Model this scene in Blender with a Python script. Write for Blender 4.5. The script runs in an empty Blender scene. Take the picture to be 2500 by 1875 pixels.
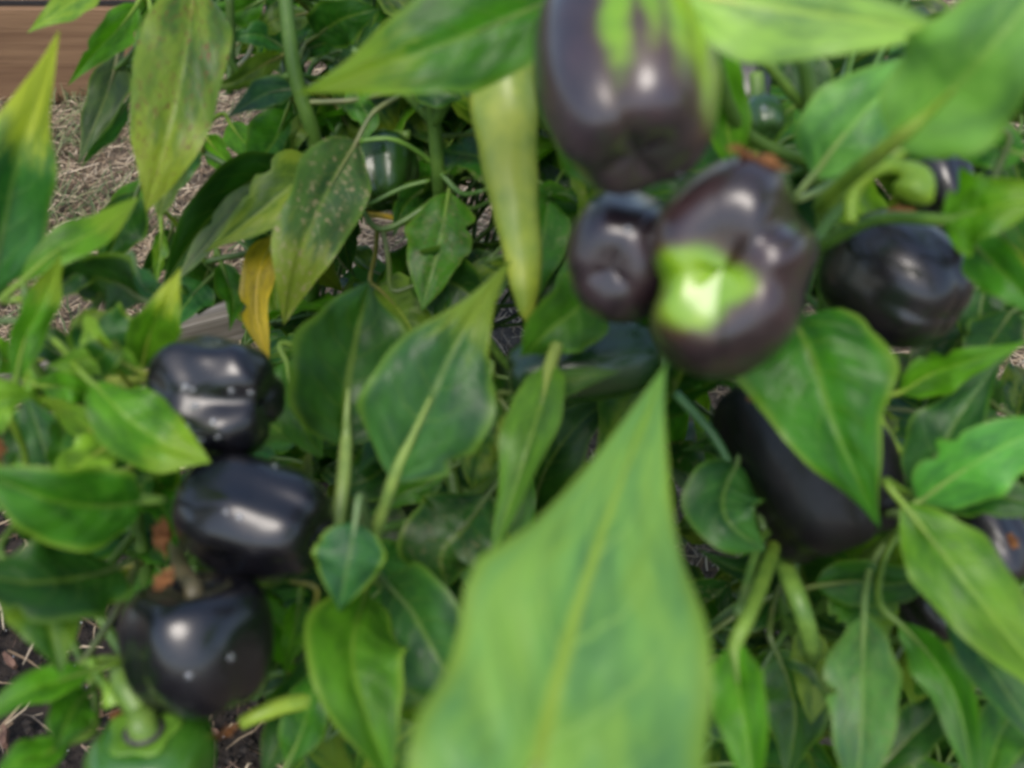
import bpy, math, random
import numpy as np
from mathutils import Vector, Matrix, Quaternion, noise
from mathutils.bvhtree import BVHTree

random.seed(7)
rng = np.random.default_rng(11)
SC = bpy.context.scene
COL = SC.collection
R = math.radians

# ------------------------------------------------------------------ camera
PITCH = 40.0
CAM_H = 0.75
LENS = 35.0
W = 36.0 / LENS
cd = bpy.data.cameras.new('camera')
cam = bpy.data.objects.new('camera', cd)
COL.objects.link(cam)
cam.location = (0, 0, CAM_H)
cam.rotation_euler = (R(90 - PITCH), 0, 0)
cd.lens = LENS
cd.sensor_width = 36.0
cd.clip_start = 0.01
cd.clip_end = 400.0
cd.dof.use_dof = True
cd.dof.focus_distance = 1.2
cd.dof.aperture_fstop = 6.6
cd.dof.aperture_blades = 0
SC.camera = cam

# ------------------------------------------------------------------ world, sun, exposure
SUN_EL, SUN_ROT = 60.0, -168.0
w = bpy.data.worlds.new('World')
SC.world = w
w.use_nodes = True
nt = w.node_tree
nt.nodes.clear()
sky = nt.nodes.new('ShaderNodeTexSky')
sky.sky_type = 'NISHITA'
sky.sun_disc = False
sky.sun_elevation = R(SUN_EL)
sky.sun_rotation = R(SUN_ROT)
sky.air_density = 1.0
sky.dust_density = 1.6
sky.ozone_density = 1.0
bg = nt.nodes.new('ShaderNodeBackground')
bg.inputs['Strength'].default_value = 0.14
wo = nt.nodes.new('ShaderNodeOutputWorld')
nt.links.new(sky.outputs[0], bg.inputs[0])
nt.links.new(bg.outputs[0], wo.inputs[0])
sd = bpy.data.lights.new('sun', 'SUN')
sd.energy = 1.1
sd.angle = R(28)
sd.color = (1.0, 0.975, 0.95)
sun = bpy.data.objects.new('sun', sd)
COL.objects.link(sun)
sdir = Vector((math.sin(R(SUN_ROT)) * math.cos(R(SUN_EL)), math.cos(R(SUN_ROT)) * math.cos(R(SUN_EL)), math.sin(R(SUN_EL))))
sun.rotation_euler = sdir.to_track_quat('Z', 'Y').to_euler()
sun.location = sdir * 6
SC.view_settings.view_transform = 'Standard'
SC.view_settings.look = 'None'
SC.view_settings.exposure = 0.86
SC.view_settings.use_white_balance = True
SC.view_settings.white_balance_temperature = 6880
SC.view_settings.white_balance_tint = 10
SC.view_settings.gamma = 1.0
SC.view_settings.use_curve_mapping = False
SC.cycles.use_denoising = True
SC.cycles.max_bounces = 8
SC.cycles.filter_width = 3.0

# ------------------------------------------------------------------ helpers
FW = Vector((0, math.cos(R(PITCH)), -math.sin(R(PITCH))))
UPV = Vector((0, math.sin(R(PITCH)), math.cos(R(PITCH))))
RT = Vector((1, 0, 0))
CAM = Vector((0, 0, CAM_H))


def P(x, y, d):
    return CAM + FW * d + RT * ((x - 1250) / 2500 * W * d) - UPV * ((y - 937.5) / 2500 * W * d)


def M(px, d):
    return px / 2500 * W * d


def gdepth(y):
    v = (y - 937.5) / 2500 * W
    k = math.sin(R(PITCH)) + v * math.cos(R(PITCH))
    return CAM_H / k if k > 0.05 else 50.0


def camdir(x, y, z):
    return (RT * x + UPV * y - FW * z).normalized()


def pts_of(s):
    return [P(*[float(q) for q in t.split(',')]) for t in s.split()]


def tag(o, label=None, cat=None, group=None, kind=None):
    if label: o['label'] = label
    if cat: o['category'] = cat
    if group: o['group'] = group
    if kind: o['kind'] = kind
    return o


def mesh_obj(name, verts, faces, mat, parent=None, smooth=True, loc=None, mesh=None):
    if mesh is None:
        me = bpy.data.meshes.new(name)
        if loc is not None:
            verts = [(v[0] - loc[0], v[1] - loc[1], v[2] - loc[2]) for v in verts]
        me.from_pydata([tuple(v) for v in verts], [], faces)
        if smooth:
            me.polygons.foreach_set('use_smooth', [True] * len(me.polygons))
        me.materials.append(mat)
    else:
        me = mesh
    o = bpy.data.objects.new(name, me)
    COL.objects.link(o)
    if parent is not None:
        o.parent = parent
        if loc is not None:
            o.location = Vector(loc) - WLOC[parent]
    elif loc is not None:
        o.location = loc
    WLOC[o] = Vector(loc) if loc is not None else (WLOC[parent] if parent is not None else Vector((0, 0, 0)))
    return o


WLOC = {}


def empty(name, loc):
    o = bpy.data.objects.new(name, None)
    o.empty_display_size = 0.02
    COL.objects.link(o)
    o.location = loc
    WLOC[o] = Vector(loc)
    return o


def spline(pts, n):
    """Catmull-Rom through pts, n samples."""
    pts = [Vector(p) for p in pts]
    if len(pts) == 2:
        return [pts[0].lerp(pts[1], i / (n - 1)) for i in range(n)]
    ext = [pts[0] * 2 - pts[1]] + pts + [pts[-1] * 2 - pts[-2]]
    seg = len(pts) - 1
    out = []
    for i in range(n):
        t = i / (n - 1) * seg
        k = min(int(t), seg - 1)
        f = t - k
        a, b, c, d = ext[k:k + 4]
        out.append(0.5 * ((2 * b) + (c - a) * f + (2 * a - 5 * b + 4 * c - d) * f * f + (3 * b - a - 3 * c + d) * f ** 3))
    return out


def tube_geo(path, radii, sides=8, cap=True):
    vs, fs = [], []
    n = len(path)
    up = Vector((0.3, 0.2, 1)).normalized()
    for i, p in enumerate(path):
        t = (path[min(i + 1, n - 1)] - path[max(i - 1, 0)])
        t = t.normalized() if t.length > 1e-9 else Vector((0, 0, 1))
        a = t.cross(up)
        if a.length < 1e-4:
            a = t.cross(Vector((1, 0, 0)))
        a.normalize()
        b = t.cross(a)
        r = radii[i] if hasattr(radii, '__len__') else radii
        for k in range(sides):
            th = 2 * math.pi * k / sides
            vs.append(p + (a * math.cos(th) + b * math.sin(th)) * r)
    for i in range(n - 1):
        for k in range(sides):
            fs.append((i * sides + k, i * sides + (k + 1) % sides, (i + 1) * sides + (k + 1) % sides, (i + 1) * sides + k))
    if cap:
        fs.append(tuple(range(sides))[::-1])
        fs.append(tuple((n - 1) * sides + k for k in range(sides)))
    return vs, fs


def tube(name, path, r0, r1, mat, parent=None, n=10, sides=8, loc=None):
    pth = spline(path, n)
    rr = [r0 + (r1 - r0) * i / (n - 1) for i in range(n)]
    v, f = tube_geo(pth, rr, sides)
    return mesh_obj(name, v, f, mat, parent, loc=loc if loc is not None else pth[0])


# ------------------------------------------------------------------ materials
class NB:
    def __init__(s, name):
        s.m = bpy.data.materials.new(name)
        s.m.use_nodes = True
        s.t = s.m.node_tree
        s.t.nodes.clear()
        s.out = s.t.nodes.new('ShaderNodeOutputMaterial')

    def n(s, typ, **kw):
        nd = s.t.nodes.new(typ)
        for k, v in kw.items():
            if k == 'i':
                for kk, vv in v.items():
                    if isinstance(vv, bpy.types.NodeSocket):
                        s.t.links.new(vv, nd.inputs[kk])
                    else:
                        nd.inputs[kk].default_value = vv
            else:
                setattr(nd, k, v)
        return nd

    def math(s, op, a, b=0.0, c=0.0, clamp=False):
        nd = s.n('ShaderNodeMath', operation=op, use_clamp=clamp)
        for k, v in enumerate((a, b, c)):
            if isinstance(v, bpy.types.NodeSocket):
                s.t.links.new(v, nd.inputs[k])
            else:
                nd.inputs[k].default_value = v
        return nd.outputs[0]

    def ss(s, x, a, b, lo=0.0, hi=1.0):
        nd = s.n('ShaderNodeMapRange', interpolation_type='SMOOTHSTEP', i={0: x, 1: a, 2: b, 3: lo, 4: hi})
        return nd.outputs[0]

    def mix(s, f, a, b, mode='MIX'):
        nd = s.n('ShaderNodeMix', data_type='RGBA', blend_type=mode)
        for k, v in ((0, f), (6, a), (7, b)):
            if isinstance(v, bpy.types.NodeSocket):
                s.t.links.new(v, nd.inputs[k])
            else:
                nd.inputs[k].default_value = v if k == 0 else (tuple(v) + (1,) if len(v) == 3 else v)
        return nd.outputs[2]

    def noise(s, vec, scale, detail=3.0, rough=0.55, w=None):
        nd = s.n('ShaderNodeTexNoise', i={'Scale': scale, 'Detail': detail, 'Roughness': rough})
        if w is not None:
            nd.noise_dimensions = '4D'
            s.t.links.new(w, nd.inputs['W'])
        if vec is not None:
            s.t.links.new(vec, nd.inputs['Vector'])
        return nd.outputs[0]

    def attr(s, name, typ='OBJECT'):
        return s.n('ShaderNodeAttribute', attribute_type=typ, attribute_name=name)

    def done(s, sock):
        s.t.links.new(sock, s.out.inputs[0])
        return s.m


def leaf_material():
    b = NB('pepper leaf')
    tc = b.n('ShaderNodeTexCoord')
    oi = b.n('ShaderNodeObjectInfo')
    sep = b.n('ShaderNodeSeparateXYZ', i={0: tc.outputs['UV']})
    u = sep.outputs[0]
    v2 = b.math('MULTIPLY_ADD', sep.outputs[1], 2.0, -1.0)
    s = b.math('ABSOLUTE', v2)
    rnd = b.math('MULTIPLY', oi.outputs['Random'], 30.0)
    gv = tc.outputs['UV']
    n1 = b.noise(gv, 3.2, 4, 0.6, rnd)
    n2 = b.noise(gv, 9.0, 4, 0.6, rnd)
    n3 = b.noise(gv, 34.0, 3, 0.6, rnd)
    c0 = oi.outputs['Color']
    dark = b.mix(1.0, c0, (0.58, 0.66, 0.8), 'MULTIPLY')
    lite = b.mix(1.0, c0, (1.38, 1.42, 1.0), 'MULTIPLY')
    c = b.mix(b.ss(n1, 0.32, 0.68), dark, lite)
    c = b.mix(b.math('MULTIPLY', b.ss(n2, 0.45, 0.75), 0.35), c, lite)
    # veins
    ph = b.math('SUBTRACT', b.math('MULTIPLY', u, 7.0), b.math('MULTIPLY', b.math('POWER', s, 1.3), 1.9))
    ph = b.math('ADD', ph, b.math('MULTIPLY', v2, 0.22))
    ph = b.math('ADD', ph, b.math('MULTIPLY', n2, 0.5))
    saw = b.math('PINGPONG', ph, 0.5)
    vein = b.math('MULTIPLY', b.ss(saw, 0.0, 0.075, 1.0, 0.0), b.ss(s, 0.15, 0.95, 1.0, 0.0))
    mid = b.ss(s, 0.025, 0.085, 1.0, 0.0)
    veincol = b.mix(1.0, b.mix(1.0, c0, (1.3, 1.2, 1.1), 'MULTIPLY'), (0.075, 0.085, 0.012), 'ADD')
    vy = b.attr('veiny').outputs['Fac']
    c = b.mix(b.math('MULTIPLY', vein, b.math('MULTIPLY_ADD', vy, 0.45, 0.40)), c, veincol)
    c = b.mix(b.math('MULTIPLY', mid, 0.8), c, b.mix(vy, veincol, (0.33, 0.50, 0.06)))
    # yellow margin
    rim = b.attr('rim').outputs['Fac']
    mg = b.math('MULTIPLY', b.ss(b.math('ADD', s, b.math('MULTIPLY', n2, 0.12)), 0.86, 1.05), rim)
    c = b.mix(mg, c, (0.20, 0.34, 0.03))
    # yellowing tip
    tip = b.attr('tip').outputs['Fac']
    tt = b.math('MULTIPLY', b.ss(b.math('ADD', u, b.math('MULTIPLY_ADD', n2, 0.5, -0.25)), 0.54, 0.76), tip)
    c = b.mix(tt, c, (0.40, 0.48, 0.030))
    # yellow mottling between the veins
    mo = b.attr('mottle').outputs['Fac']
    mm = b.math('MULTIPLY', b.ss(n1, 0.42, 0.62), mo)
    mm = b.math('MULTIPLY', mm, b.math('SUBTRACT', 1.0, b.math('MULTIPLY', vein, 0.7)))
    c = b.mix(mm, c, (0.27, 0.34, 0.035))
    # brown specks and tan scars
    sp = b.attr('spot').outputs['Fac']
    s1 = b.math('MULTIPLY', b.math('MULTIPLY', b.ss(n3, 0.54, 0.62), b.ss(n2, 0.42, 0.56)), sp)
    c = b.mix(s1, c, (0.17, 0.075, 0.03))
    ta = b.attr('scar').outputs['Fac']
    strk = b.n('ShaderNodeMapping', i={0: gv, 3: (34.0, 9.0, 1.0)})
    n4 = b.noise(strk.outputs[0], 1.0, 4, 0.65, rnd)
    s2 = b.math('MULTIPLY', b.math('MULTIPLY', b.ss(n4, 0.52, 0.62), b.ss(n2, 0.42, 0.58)), ta)
    c = b.mix(s2, c, (0.36, 0.30, 0.17))
    bumph = b.math('ADD', b.math('MULTIPLY', n3, 0.5), b.math('MULTIPLY', vein, -0.7))
    bump = b.n('ShaderNodeBump', i={'Strength': 0.35, 'Distance': 0.0012, 'Height': bumph})
    ro = b.math('MULTIPLY_ADD', n2, 0.3, 0.24)
    pr = b.n('ShaderNodeBsdfPrincipled', i={'Base Color': c, 'Roughness': ro, 'Normal': bump.outputs[0], 'IOR': 1.45, 'Specular IOR Level': 0.42})
    tcl = b.mix(1.0, c, (1.2, 1.4, 0.5), 'MULTIPLY')
    tr = b.n('ShaderNodeBsdfTranslucent', i={'Color': tcl, 'Normal': bump.outputs[0]})
    mx = b.n('ShaderNodeMixShader', i={0: 0.36, 1: pr.outputs[0], 2: tr.outputs[0]})
    return b.done(mx.outputs[0])


def pepper_material(name, rough=0.2, coat=0.5, greencol=(0.16, 0.33, 0.012), spec=0.65):
    b = NB(name)
    tc = b.n('ShaderNodeTexCoord')
    oi = b.n('ShaderNodeObjectInfo')
    patch = b.attr('patch', 'GEOMETRY').outputs['Fac']
    ob = tc.outputs['Object']
    n1 = b.noise(ob, 40.0, 3)
    n2 = b.noise(ob, 160.0, 3)
    c = b.mix(b.ss(n1, 0.3, 0.7), b.mix(1.0, oi.outputs['Color'], (0.7, 0.75, 0.8), 'MULTIPLY'), b.mix(1.0, oi.outputs['Color'], (1.4, 1.15, 1.2), 'MULTIPLY'))
    g = b.mix(b.ss(n1, 0.35, 0.65), greencol, (greencol[0] * 1.5, greencol[1] * 1.2, greencol[2] * 1.2))
    pn = b.math('ADD', patch, b.math('MULTIPLY_ADD', n2, 0.3, -0.15))
    pf = b.ss(pn, 0.28, 0.85)
    c = b.mix(b.math('MULTIPLY', b.ss(pn, 0.05, 0.4), 0.55), c, (0.09, 0.05, 0.02))
    c = b.mix(pf, c, g)
    n5 = b.noise(ob, 700.0, 2)
    n6 = b.noise(ob, 55.0, 4, 0.7)
    c = b.mix(b.math('MULTIPLY', b.math('MULTIPLY', b.ss(n5, 0.62, 0.7), b.ss(n6, 0.45, 0.7)), 0.35), c, (0.16, 0.15, 0.14))
    bump = b.n('ShaderNodeBump', i={'Strength': 0.06, 'Distance': 0.001, 'Height': n2})
    pr = b.n('ShaderNodeBsdfPrincipled', i={'Base Color': c, 'Roughness': b.math('ADD', b.math('MULTIPLY_ADD', n1, 0.12, rough), b.math('MULTIPLY', b.ss(n6, 0.4, 0.7), 0.14)), 'Normal': bump.outputs[0], 'IOR': 1.48,
                                            'Coat Weight': coat, 'Coat Roughness': 0.16, 'Specular IOR Level': spec, 'Subsurface Weight': 0.0})
    return b.done(pr.outputs[0])


def stem_material():
    b = NB('green stem')
    tc = b.n('ShaderNodeTexCoord')
    oi = b.n('ShaderNodeObjectInfo')
    n1 = b.noise(tc.outputs['Object'], 60.0, 4)
    c = b.mix(b.ss(n1, 0.3, 0.7), b.mix(1.0, oi.outputs['Color'], (0.7, 0.75, 0.7), 'MULTIPLY'), b.mix(1.0, oi.outputs['Color'], (1.35, 1.2, 1.1), 'MULTIPLY'))
    n2 = b.noise(tc.outputs['Object'], 25.0, 2)
    c = b.mix(b.ss(n2, 0.62, 0.75, 0.0, 0.2), c, (0.2, 0.13, 0.08))
    pr = b.n('ShaderNodeBsdfPrincipled', i={'Base Color': c, 'Roughness': 0.42, 'Subsurface Weight': 0.0})
    return b.done(pr.outputs[0])


def petal_material():
    b = NB('dried petal')
    tc = b.n('ShaderNodeTexCoord')
    n1 = b.noise(tc.outputs['Object'], 220.0, 4, 0.7)
    c = b.mix(b.ss(n1, 0.3, 0.7), (0.16, 0.055, 0.018), (0.46, 0.21, 0.075))
    pr = b.n('ShaderNodeBsdfPrincipled', i={'Base Color': c, 'Roughness': 0.75})
    tr = b.n('ShaderNodeBsdfTranslucent', i={'Color': c})
    mx = b.n('ShaderNodeMixShader', i={0: 0.3, 1: pr.outputs[0], 2: tr.outputs[0]})
    return b.done(mx.outputs[0])


def straw_material(name, ca, cb, cc, rough=0.7):
    b = NB(name)
    ge = b.n('ShaderNodeNewGeometry')
    r = ge.outputs['Random Per Island']
    cr = b.n('ShaderNodeValToRGB', i={0: r})
    e = cr.color_ramp.elements
    e[0].position = 0.0; e[0].color = (*ca, 1)
    e[1].position = 1.0; e[1].color = (*cc, 1)
    m = e.new(0.55); m.color = (*cb, 1)
    pr = b.n('ShaderNodeBsdfPrincipled', i={'Base Color': cr.outputs[0], 'Roughness': rough})
    return b.done(pr.outputs[0])


def ground_material():
    b = NB('soil and thatch')
    tc = b.n('ShaderNodeTexCoord')
    ge = b.n('ShaderNodeNewGeometry')
    po = ge.outputs['Position']
    n1 = b.noise(po, 9.0, 5, 0.6)
    n2 = b.noise(po, 90.0, 5, 0.7)
    n3 = b.noise(po, 330.0, 4, 0.7)
    soil = b.mix(b.ss(n2, 0.3, 0.7), (0.010, 0.008, 0.007), (0.045, 0.033, 0.025))
    thatch = b.mix(b.ss(n2, 0.3, 0.7), (0.07, 0.05, 0.035), (0.21, 0.16, 0.105))
    thatch = b.mix(b.ss(n3, 0.45, 0.7, 0.0, 0.7), thatch, (0.33, 0.26, 0.18))
    msk = b.attr('soil', 'GEOMETRY').outputs['Fac']
    k = b.ss(b.math('ADD', msk, b.math('MULTIPLY_ADD', n1, 0.5, -0.25)), 0.35, 0.65)
    c = b.mix(k, thatch, soil)
    bump = b.n('ShaderNodeBump', i={'Strength': 0.9, 'Distance': 0.006, 'Height': b.math('ADD', n2, b.math('MULTIPLY', n3, 0.4))})
    pr = b.n('ShaderNodeBsdfPrincipled', i={'Base Color': c, 'Roughness': 0.9, 'Normal': bump.outputs[0]})
    return b.done(pr.outputs[0])


def wood_material(name, ca, cb, cc, scale=(3.0, 90.0, 90.0), rough=0.75):
    b = NB(name)
    tc = b.n('ShaderNodeTexCoord')
    oi = b.n('ShaderNodeObjectInfo')
    off = b.n('ShaderNodeVectorMath', operation='ADD', i={0: tc.outputs['Object']})
    cx = b.n('ShaderNodeCombineXYZ', i={0: oi.outputs['Random'], 1: oi.outputs['Random'], 2: oi.outputs['Random']})
    b.t.links.new(cx.outputs[0], off.inputs[1])
    mp = b.n('ShaderNodeMapping', i={0: off.outputs[0], 3: scale})
    n1 = b.noise(mp.outputs[0], 1.0, 6, 0.65)
    mp2 = b.n('ShaderNodeMapping', i={0: off.outputs[0], 3: (scale[0] * 1.5, scale[1] * 3, scale[2] * 3)})
    n2 = b.noise(mp2.outputs[0], 1.0, 4, 0.7)
    c = b.mix(b.ss(n1, 0.3, 0.7), ca, cb)
    c = b.mix(b.ss(n2, 0.5, 0.75, 0.0, 0.8), c, cc)
    bump = b.n('ShaderNodeBump', i={'Strength': 0.6, 'Distance': 0.002, 'Height': b.math('ADD', n1, n2)})
    pr = b.n('ShaderNodeBsdfPrincipled', i={'Base Color': c, 'Roughness': rough, 'Normal': bump.outputs[0]})
    return b.done(pr.outputs[0])


def plain_material(name, col, rough=0.7, var=0.25, scale=120.0):
    b = NB(name)
    tc = b.n('ShaderNodeTexCoord')
    n1 = b.noise(tc.outputs['Object'], scale, 4, 0.65)
    c = b.mix(b.ss(n1, 0.3, 0.7), tuple(q * (1 - var) for q in col), tuple(min(1, q * (1 + var)) for q in col))
    pr = b.n('ShaderNodeBsdfPrincipled', i={'Base Color': c, 'Roughness': rough})
    return b.done(pr.outputs[0])


def water_material():
    b = NB('water')
    pr = b.n('ShaderNodeBsdfPrincipled', i={'Base Color': (0.95, 0.97, 1, 1), 'Roughness': 0.03, 'IOR': 1.33, 'Transmission Weight': 0.85, 'Coat Weight': 1.0, 'Coat Roughness': 0.02, 'Coat IOR': 1.6})
    return b.done(pr.outputs[0])


ML = leaf_material()
MP = pepper_material('purple pepper skin', 0.26, 0.45)
MGP = pepper_material('green pepper skin', 0.22, 0.4)
MPL = pepper_material('black pepper skin', 0.23, 0.5, spec=0.6)
MPD = pepper_material('matt black pepper skin', 0.36, 0.15, spec=0.35)
MBP = pepper_material('pale pepper skin', 0.36, 0.1)
MST = stem_material()
MPT = petal_material()
MSTRAW = straw_material('dry straw', (0.13, 0.082, 0.045), (0.33, 0.245, 0.15), (0.60, 0.49, 0.34))
MGRASS = straw_material('grass blade', (0.06, 0.10, 0.03), (0.12, 0.16, 0.06), (0.26, 0.25, 0.12))
MGR = ground_material()
MBOARD = wood_material('tan lumber', (0.15, 0.078, 0.038), (0.235, 0.135, 0.068), (0.12, 0.062, 0.03), (2.0, 60.0, 45.0))
MTIMBER = wood_material('grey weathered timber', (0.10, 0.085, 0.062), (0.24, 0.215, 0.175), (0.05, 0.04, 0.028), (4.0, 110.0, 110.0))
MBARK = wood_material('bark', (0.10, 0.05, 0.032), (0.22, 0.12, 0.08), (0.06, 0.03, 0.02), (20.0, 200.0, 200.0))
MPERL = plain_material('perlite', (0.62, 0.62, 0.60), 0.8, 0.2, 400)
MCAL = plain_material('calyx scar', (0.055, 0.05, 0.045), 0.55, 0.3, 200)
MWATER = water_material()

# ------------------------------------------------------------------ ground
BED_A = P(0, 1012, gdepth(1012)); BED_B = P(600, 846, gdepth(846))
bed_dir = (BED_B - BED_A); bed_dir.z = 0; bed_dir.normalize()
bed_n = Vector((-bed_dir.y, bed_dir.x, 0))     # towards the lawn


def soilness(x, y):
    d = (Vector((x, y, 0)) - BED_A).dot(bed_n)          # <0 inside the bed
    along = (Vector((x, y, 0)) - BED_A).dot(bed_dir)
    inside = 1 / (1 + math.exp(min(50, max(-50, (d + 0.01) * 70))))
    right = 1 / (1 + math.exp(min(50, max(-50, (x + 0.02) * 9))))
    return inside * (0.12 + 0.88 * right)


xs = np.concatenate([np.linspace(-160, -2.2, 14), np.linspace(-2.0, 2.2, 106), np.linspace(2.4, 160, 14)])
ys = np.concatenate([np.linspace(-120, -0.6, 10), np.linspace(-0.5, 2.6, 80), np.linspace(2.8, 220, 16)])
gv, gf, gs = [], [], []
for j, y in enumerate(ys):
    for i, x in enumerate(xs):
        z = 0.0
        if abs(x) < 2.2 and -0.5 < y < 2.6:
            z = 0.010 * noise.noise((x * 6, y * 6, 0)) + 0.006 * noise.noise((x * 17, y * 17, 3)) - 0.004
        gv.append((x, y, z)); gs.append(soilness(x, y))
nx = len(xs)
for j in range(len(ys) - 1):
    for i in range(nx - 1):
        gf.append((j * nx + i, j * nx + i + 1, (j + 1) * nx + i + 1, (j + 1) * nx + i))
ground = mesh_obj('ground', gv, gf, MGR)
a = ground.data.attributes.new('soil', 'FLOAT', 'POINT')
a.data.foreach_set('value', gs)
tag(ground, kind='structure')


def blades(name, n, gen, mat):
    """n thin bent strips joined into one mesh; gen(i) -> base, heading, length, width, lift0, lift1."""
    V = np.zeros((n, 6, 3), dtype=np.float32)
    for i in range(n):
        x, y, h, L, wd, z0, z1, z2 = gen(i)
        c, s = math.cos(h), math.sin(h)
        px, py = -s * wd / 2, c * wd / 2
        bend = random.uniform(-0.12, 0.12) * L
        for k, (f, z) in enumerate(((0, z0), (0.5, z1), (1.0, z2))):
            bx = x + c * L * (f - 0.5) + (-s * bend if k == 1 else 0)
            by = y + s * L * (f - 0.5) + (c * bend if k == 1 else 0)
            t = 1.0 if k < 2 else 0.35
            V[i, k * 2] = (bx + px * t, by + py * t, z + 0.0004)
            V[i, k * 2 + 1] = (bx - px * t, by - py * t, z - 0.0004)
    me = bpy.data.meshes.new(name)
    me.vertices.add(n * 6)
    me.vertices.foreach_set('co', V.reshape(-1))
    base = (np.arange(n) * 6)[:, None]
    q = np.concatenate([base + np.array([0, 1, 3, 2]), base + np.array([2, 3, 5, 4])], axis=1).reshape(-1)
    me.loops.add(len(q)); me.loops.foreach_set('vertex_index', q.astype(np.int32))
    me.polygons.add(n * 2)
    me.polygons.foreach_set('loop_start', np.arange(n * 2, dtype=np.int32) * 4)
    me.polygons.foreach_set('loop_total', np.full(n * 2, 4, dtype=np.int32))
    me.update(calc_edges=True); me.validate()
    me.materials.append(mat)
    o = bpy.data.objects.new(name, me); COL.objects.link(o)
    return o


def ground_xy():
    # denser close to the camera's view, all over the strip in view
    while True:
        y = random.uniform(0.25, 2.35)
        x = random.uniform(-0.75 - 0.45 * y, 0.6 + 0.5 * y)
        if random.random() > 0.93 * soilness(x, y) ** 0.8:
            return x, y


def straw_gen(i):
    x, y = ground_xy()
    L = random.choice((0.012, 0.02, 0.03, 0.045)) * random.uniform(0.7, 1.4)
    z = random.uniform(0.001, 0.012)
    return x, y, random.uniform(0, 6.28), L, random.uniform(0.0007, 0.0022) * (1 if random.random() < .88 else 2.0), z, z + random.uniform(-0.001, 0.005), z + random.uniform(-0.003, 0.01)


st = blades('straw', 80000, straw_gen, MSTRAW)
tag(st, 'dry tan straw and dead grass littering the ground between and behind the plants', 'straw', kind='stuff')

CL = [(random.uniform(-1.4, 1.3), random.uniform(1.0, 1.72)) for _ in range(90)] + [(random.uniform(-1.2, 0.9), random.uniform(1.5, 1.68)) for _ in range(30)] + [(random.uniform(-1.15, -0.55), random.uniform(1.25, 1.67)) for _ in range(30)]


def grass_gen(i):
    cx, cy = random.choice(CL)
    x, y = random.gauss(cx, 0.03), min(random.gauss(cy, 0.03), 1.66)
    L = random.uniform(0.02, 0.06)
    return x, y, random.uniform(0, 6.28), L, random.uniform(0.0012, 0.0026), 0.001, random.uniform(0.008, 0.022), random.uniform(0.008, 0.04)


ga = blades('grass', 3600, grass_gen, MGRASS)
tag(ga, 'sparse thin green grass sprouting through the straw near the wooden boards', 'grass', kind='stuff')


def lumps(name, n, gen, mat, label, cat):
    vs, fs = [], []
    for i in range(n):
        c, r = gen(i)
        o = len(vs)
        j = [random.uniform(0.7, 1.3) for _ in range(6)]
        for k, d in enumerate(((1, 0, 0), (-1, 0, 0), (0, 1, 0), (0, -1, 0), (0, 0, 1), (0, 0, -1))):
            vs.append((c[0] + d[0] * r * j[k], c[1] + d[1] * r * j[k], c[2] + d[2] * r * j[k] * 0.8))
        for f in ((0, 2, 4), (2, 1, 4), (1, 3, 4), (3, 0, 4), (2, 0, 5), (1, 2, 5), (3, 1, 5), (0, 3, 5)):
            fs.append(tuple(o + q for q in f))
    ob = mesh_obj(name, vs, fs, mat)
    return tag(ob, label, cat, kind='stuff')


def soil_xy():
    while True:
        x, y = random.uniform(-0.6, 0.05), random.uniform(0.2, 0.95)
        if random.random() < soilness(x, y):
            return x, y


lumps('perlite', 420, lambda i: ((*soil_xy(), random.uniform(0.0, 0.004)), random.choice((0.0008, 0.0012, 0.002)) * random.uniform(0.7, 1.3)), MPERL,
      'white perlite specks scattered over the dark soil', 'perlite')
lumps('soil_crumbs', 5000, lambda i: ((*soil_xy(), random.uniform(0.0, 0.005)), random.uniform(0.0015, 0.005)),
      plain_material('soil crumb', (0.026, 0.02, 0.016), 0.95, 0.5), 'dark crumbly soil lumps on the bed', 'soil')


def twig_gen(i):
    x, y = soil_xy()
    z = random.uniform(0.004, 0.010)
    return x, y, random.uniform(0, 6.28), random.uniform(0.008, 0.035), random.uniform(0.0006, 0.0016), z, z + 0.002, z + random.uniform(0, 0.008)


tw = blades('bark_litter', 900, twig_gen, straw_material('bark fibre', (0.06, 0.035, 0.02), (0.16, 0.09, 0.055), (0.42, 0.33, 0.24)))
tag(tw, 'thin brown bark fibres and straw bits lying on the dark soil', 'bark litter', kind='stuff')


def plank_geo(A, B, h, th, z0=0.0, wob=0.0, seg=10):
    """an upright board from A to B, thickness th along its normal, slightly uneven, bevelled top edges."""
    A = Vector(A); B = Vector(B)
    d = (B - A); L = d.length; d.normalize()
    nrm = Vector((-d.y, d.x, 0))
    c = 0.12 * th
    prof = [(0, 0), (0, h - c), (c, h), (th - c, h), (th, h - c), (th, 0)]
    vs, fs = [], []
    for i in range(seg + 1):
        t = i / seg
        for (o, z) in prof:
            k = wob * (noise.noise((t * 9, o * 40, z * 30)))
            vs.append(Vector((t * L, o + k, z0 + z + k)))
    n = len(prof)
    for i in range(seg):
        for k in range(n):
            fs.append((i * n + k, (i + 1) * n + k, (i + 1) * n + (k + 1) % n, i * n + (k + 1) % n))
    fs.append(tuple(range(n))); fs.append(tuple(seg * n + k for k in range(n))[::-1])
    return vs, fs, math.atan2(d.y, d.x)


def plank(name, A, B, h, th, mat, z0=0.0, wob=0.001, parent=None):
    v, f, ang = plank_geo(A, B, h, th, z0, wob)
    o = mesh_obj(name, v, f, mat, parent, smooth=False)
    if parent:
        o.location = Vector(A) - parent.location
    else:
        o.location = A
    o.rotation_euler = (0, 0, ang)
    return o


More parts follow.
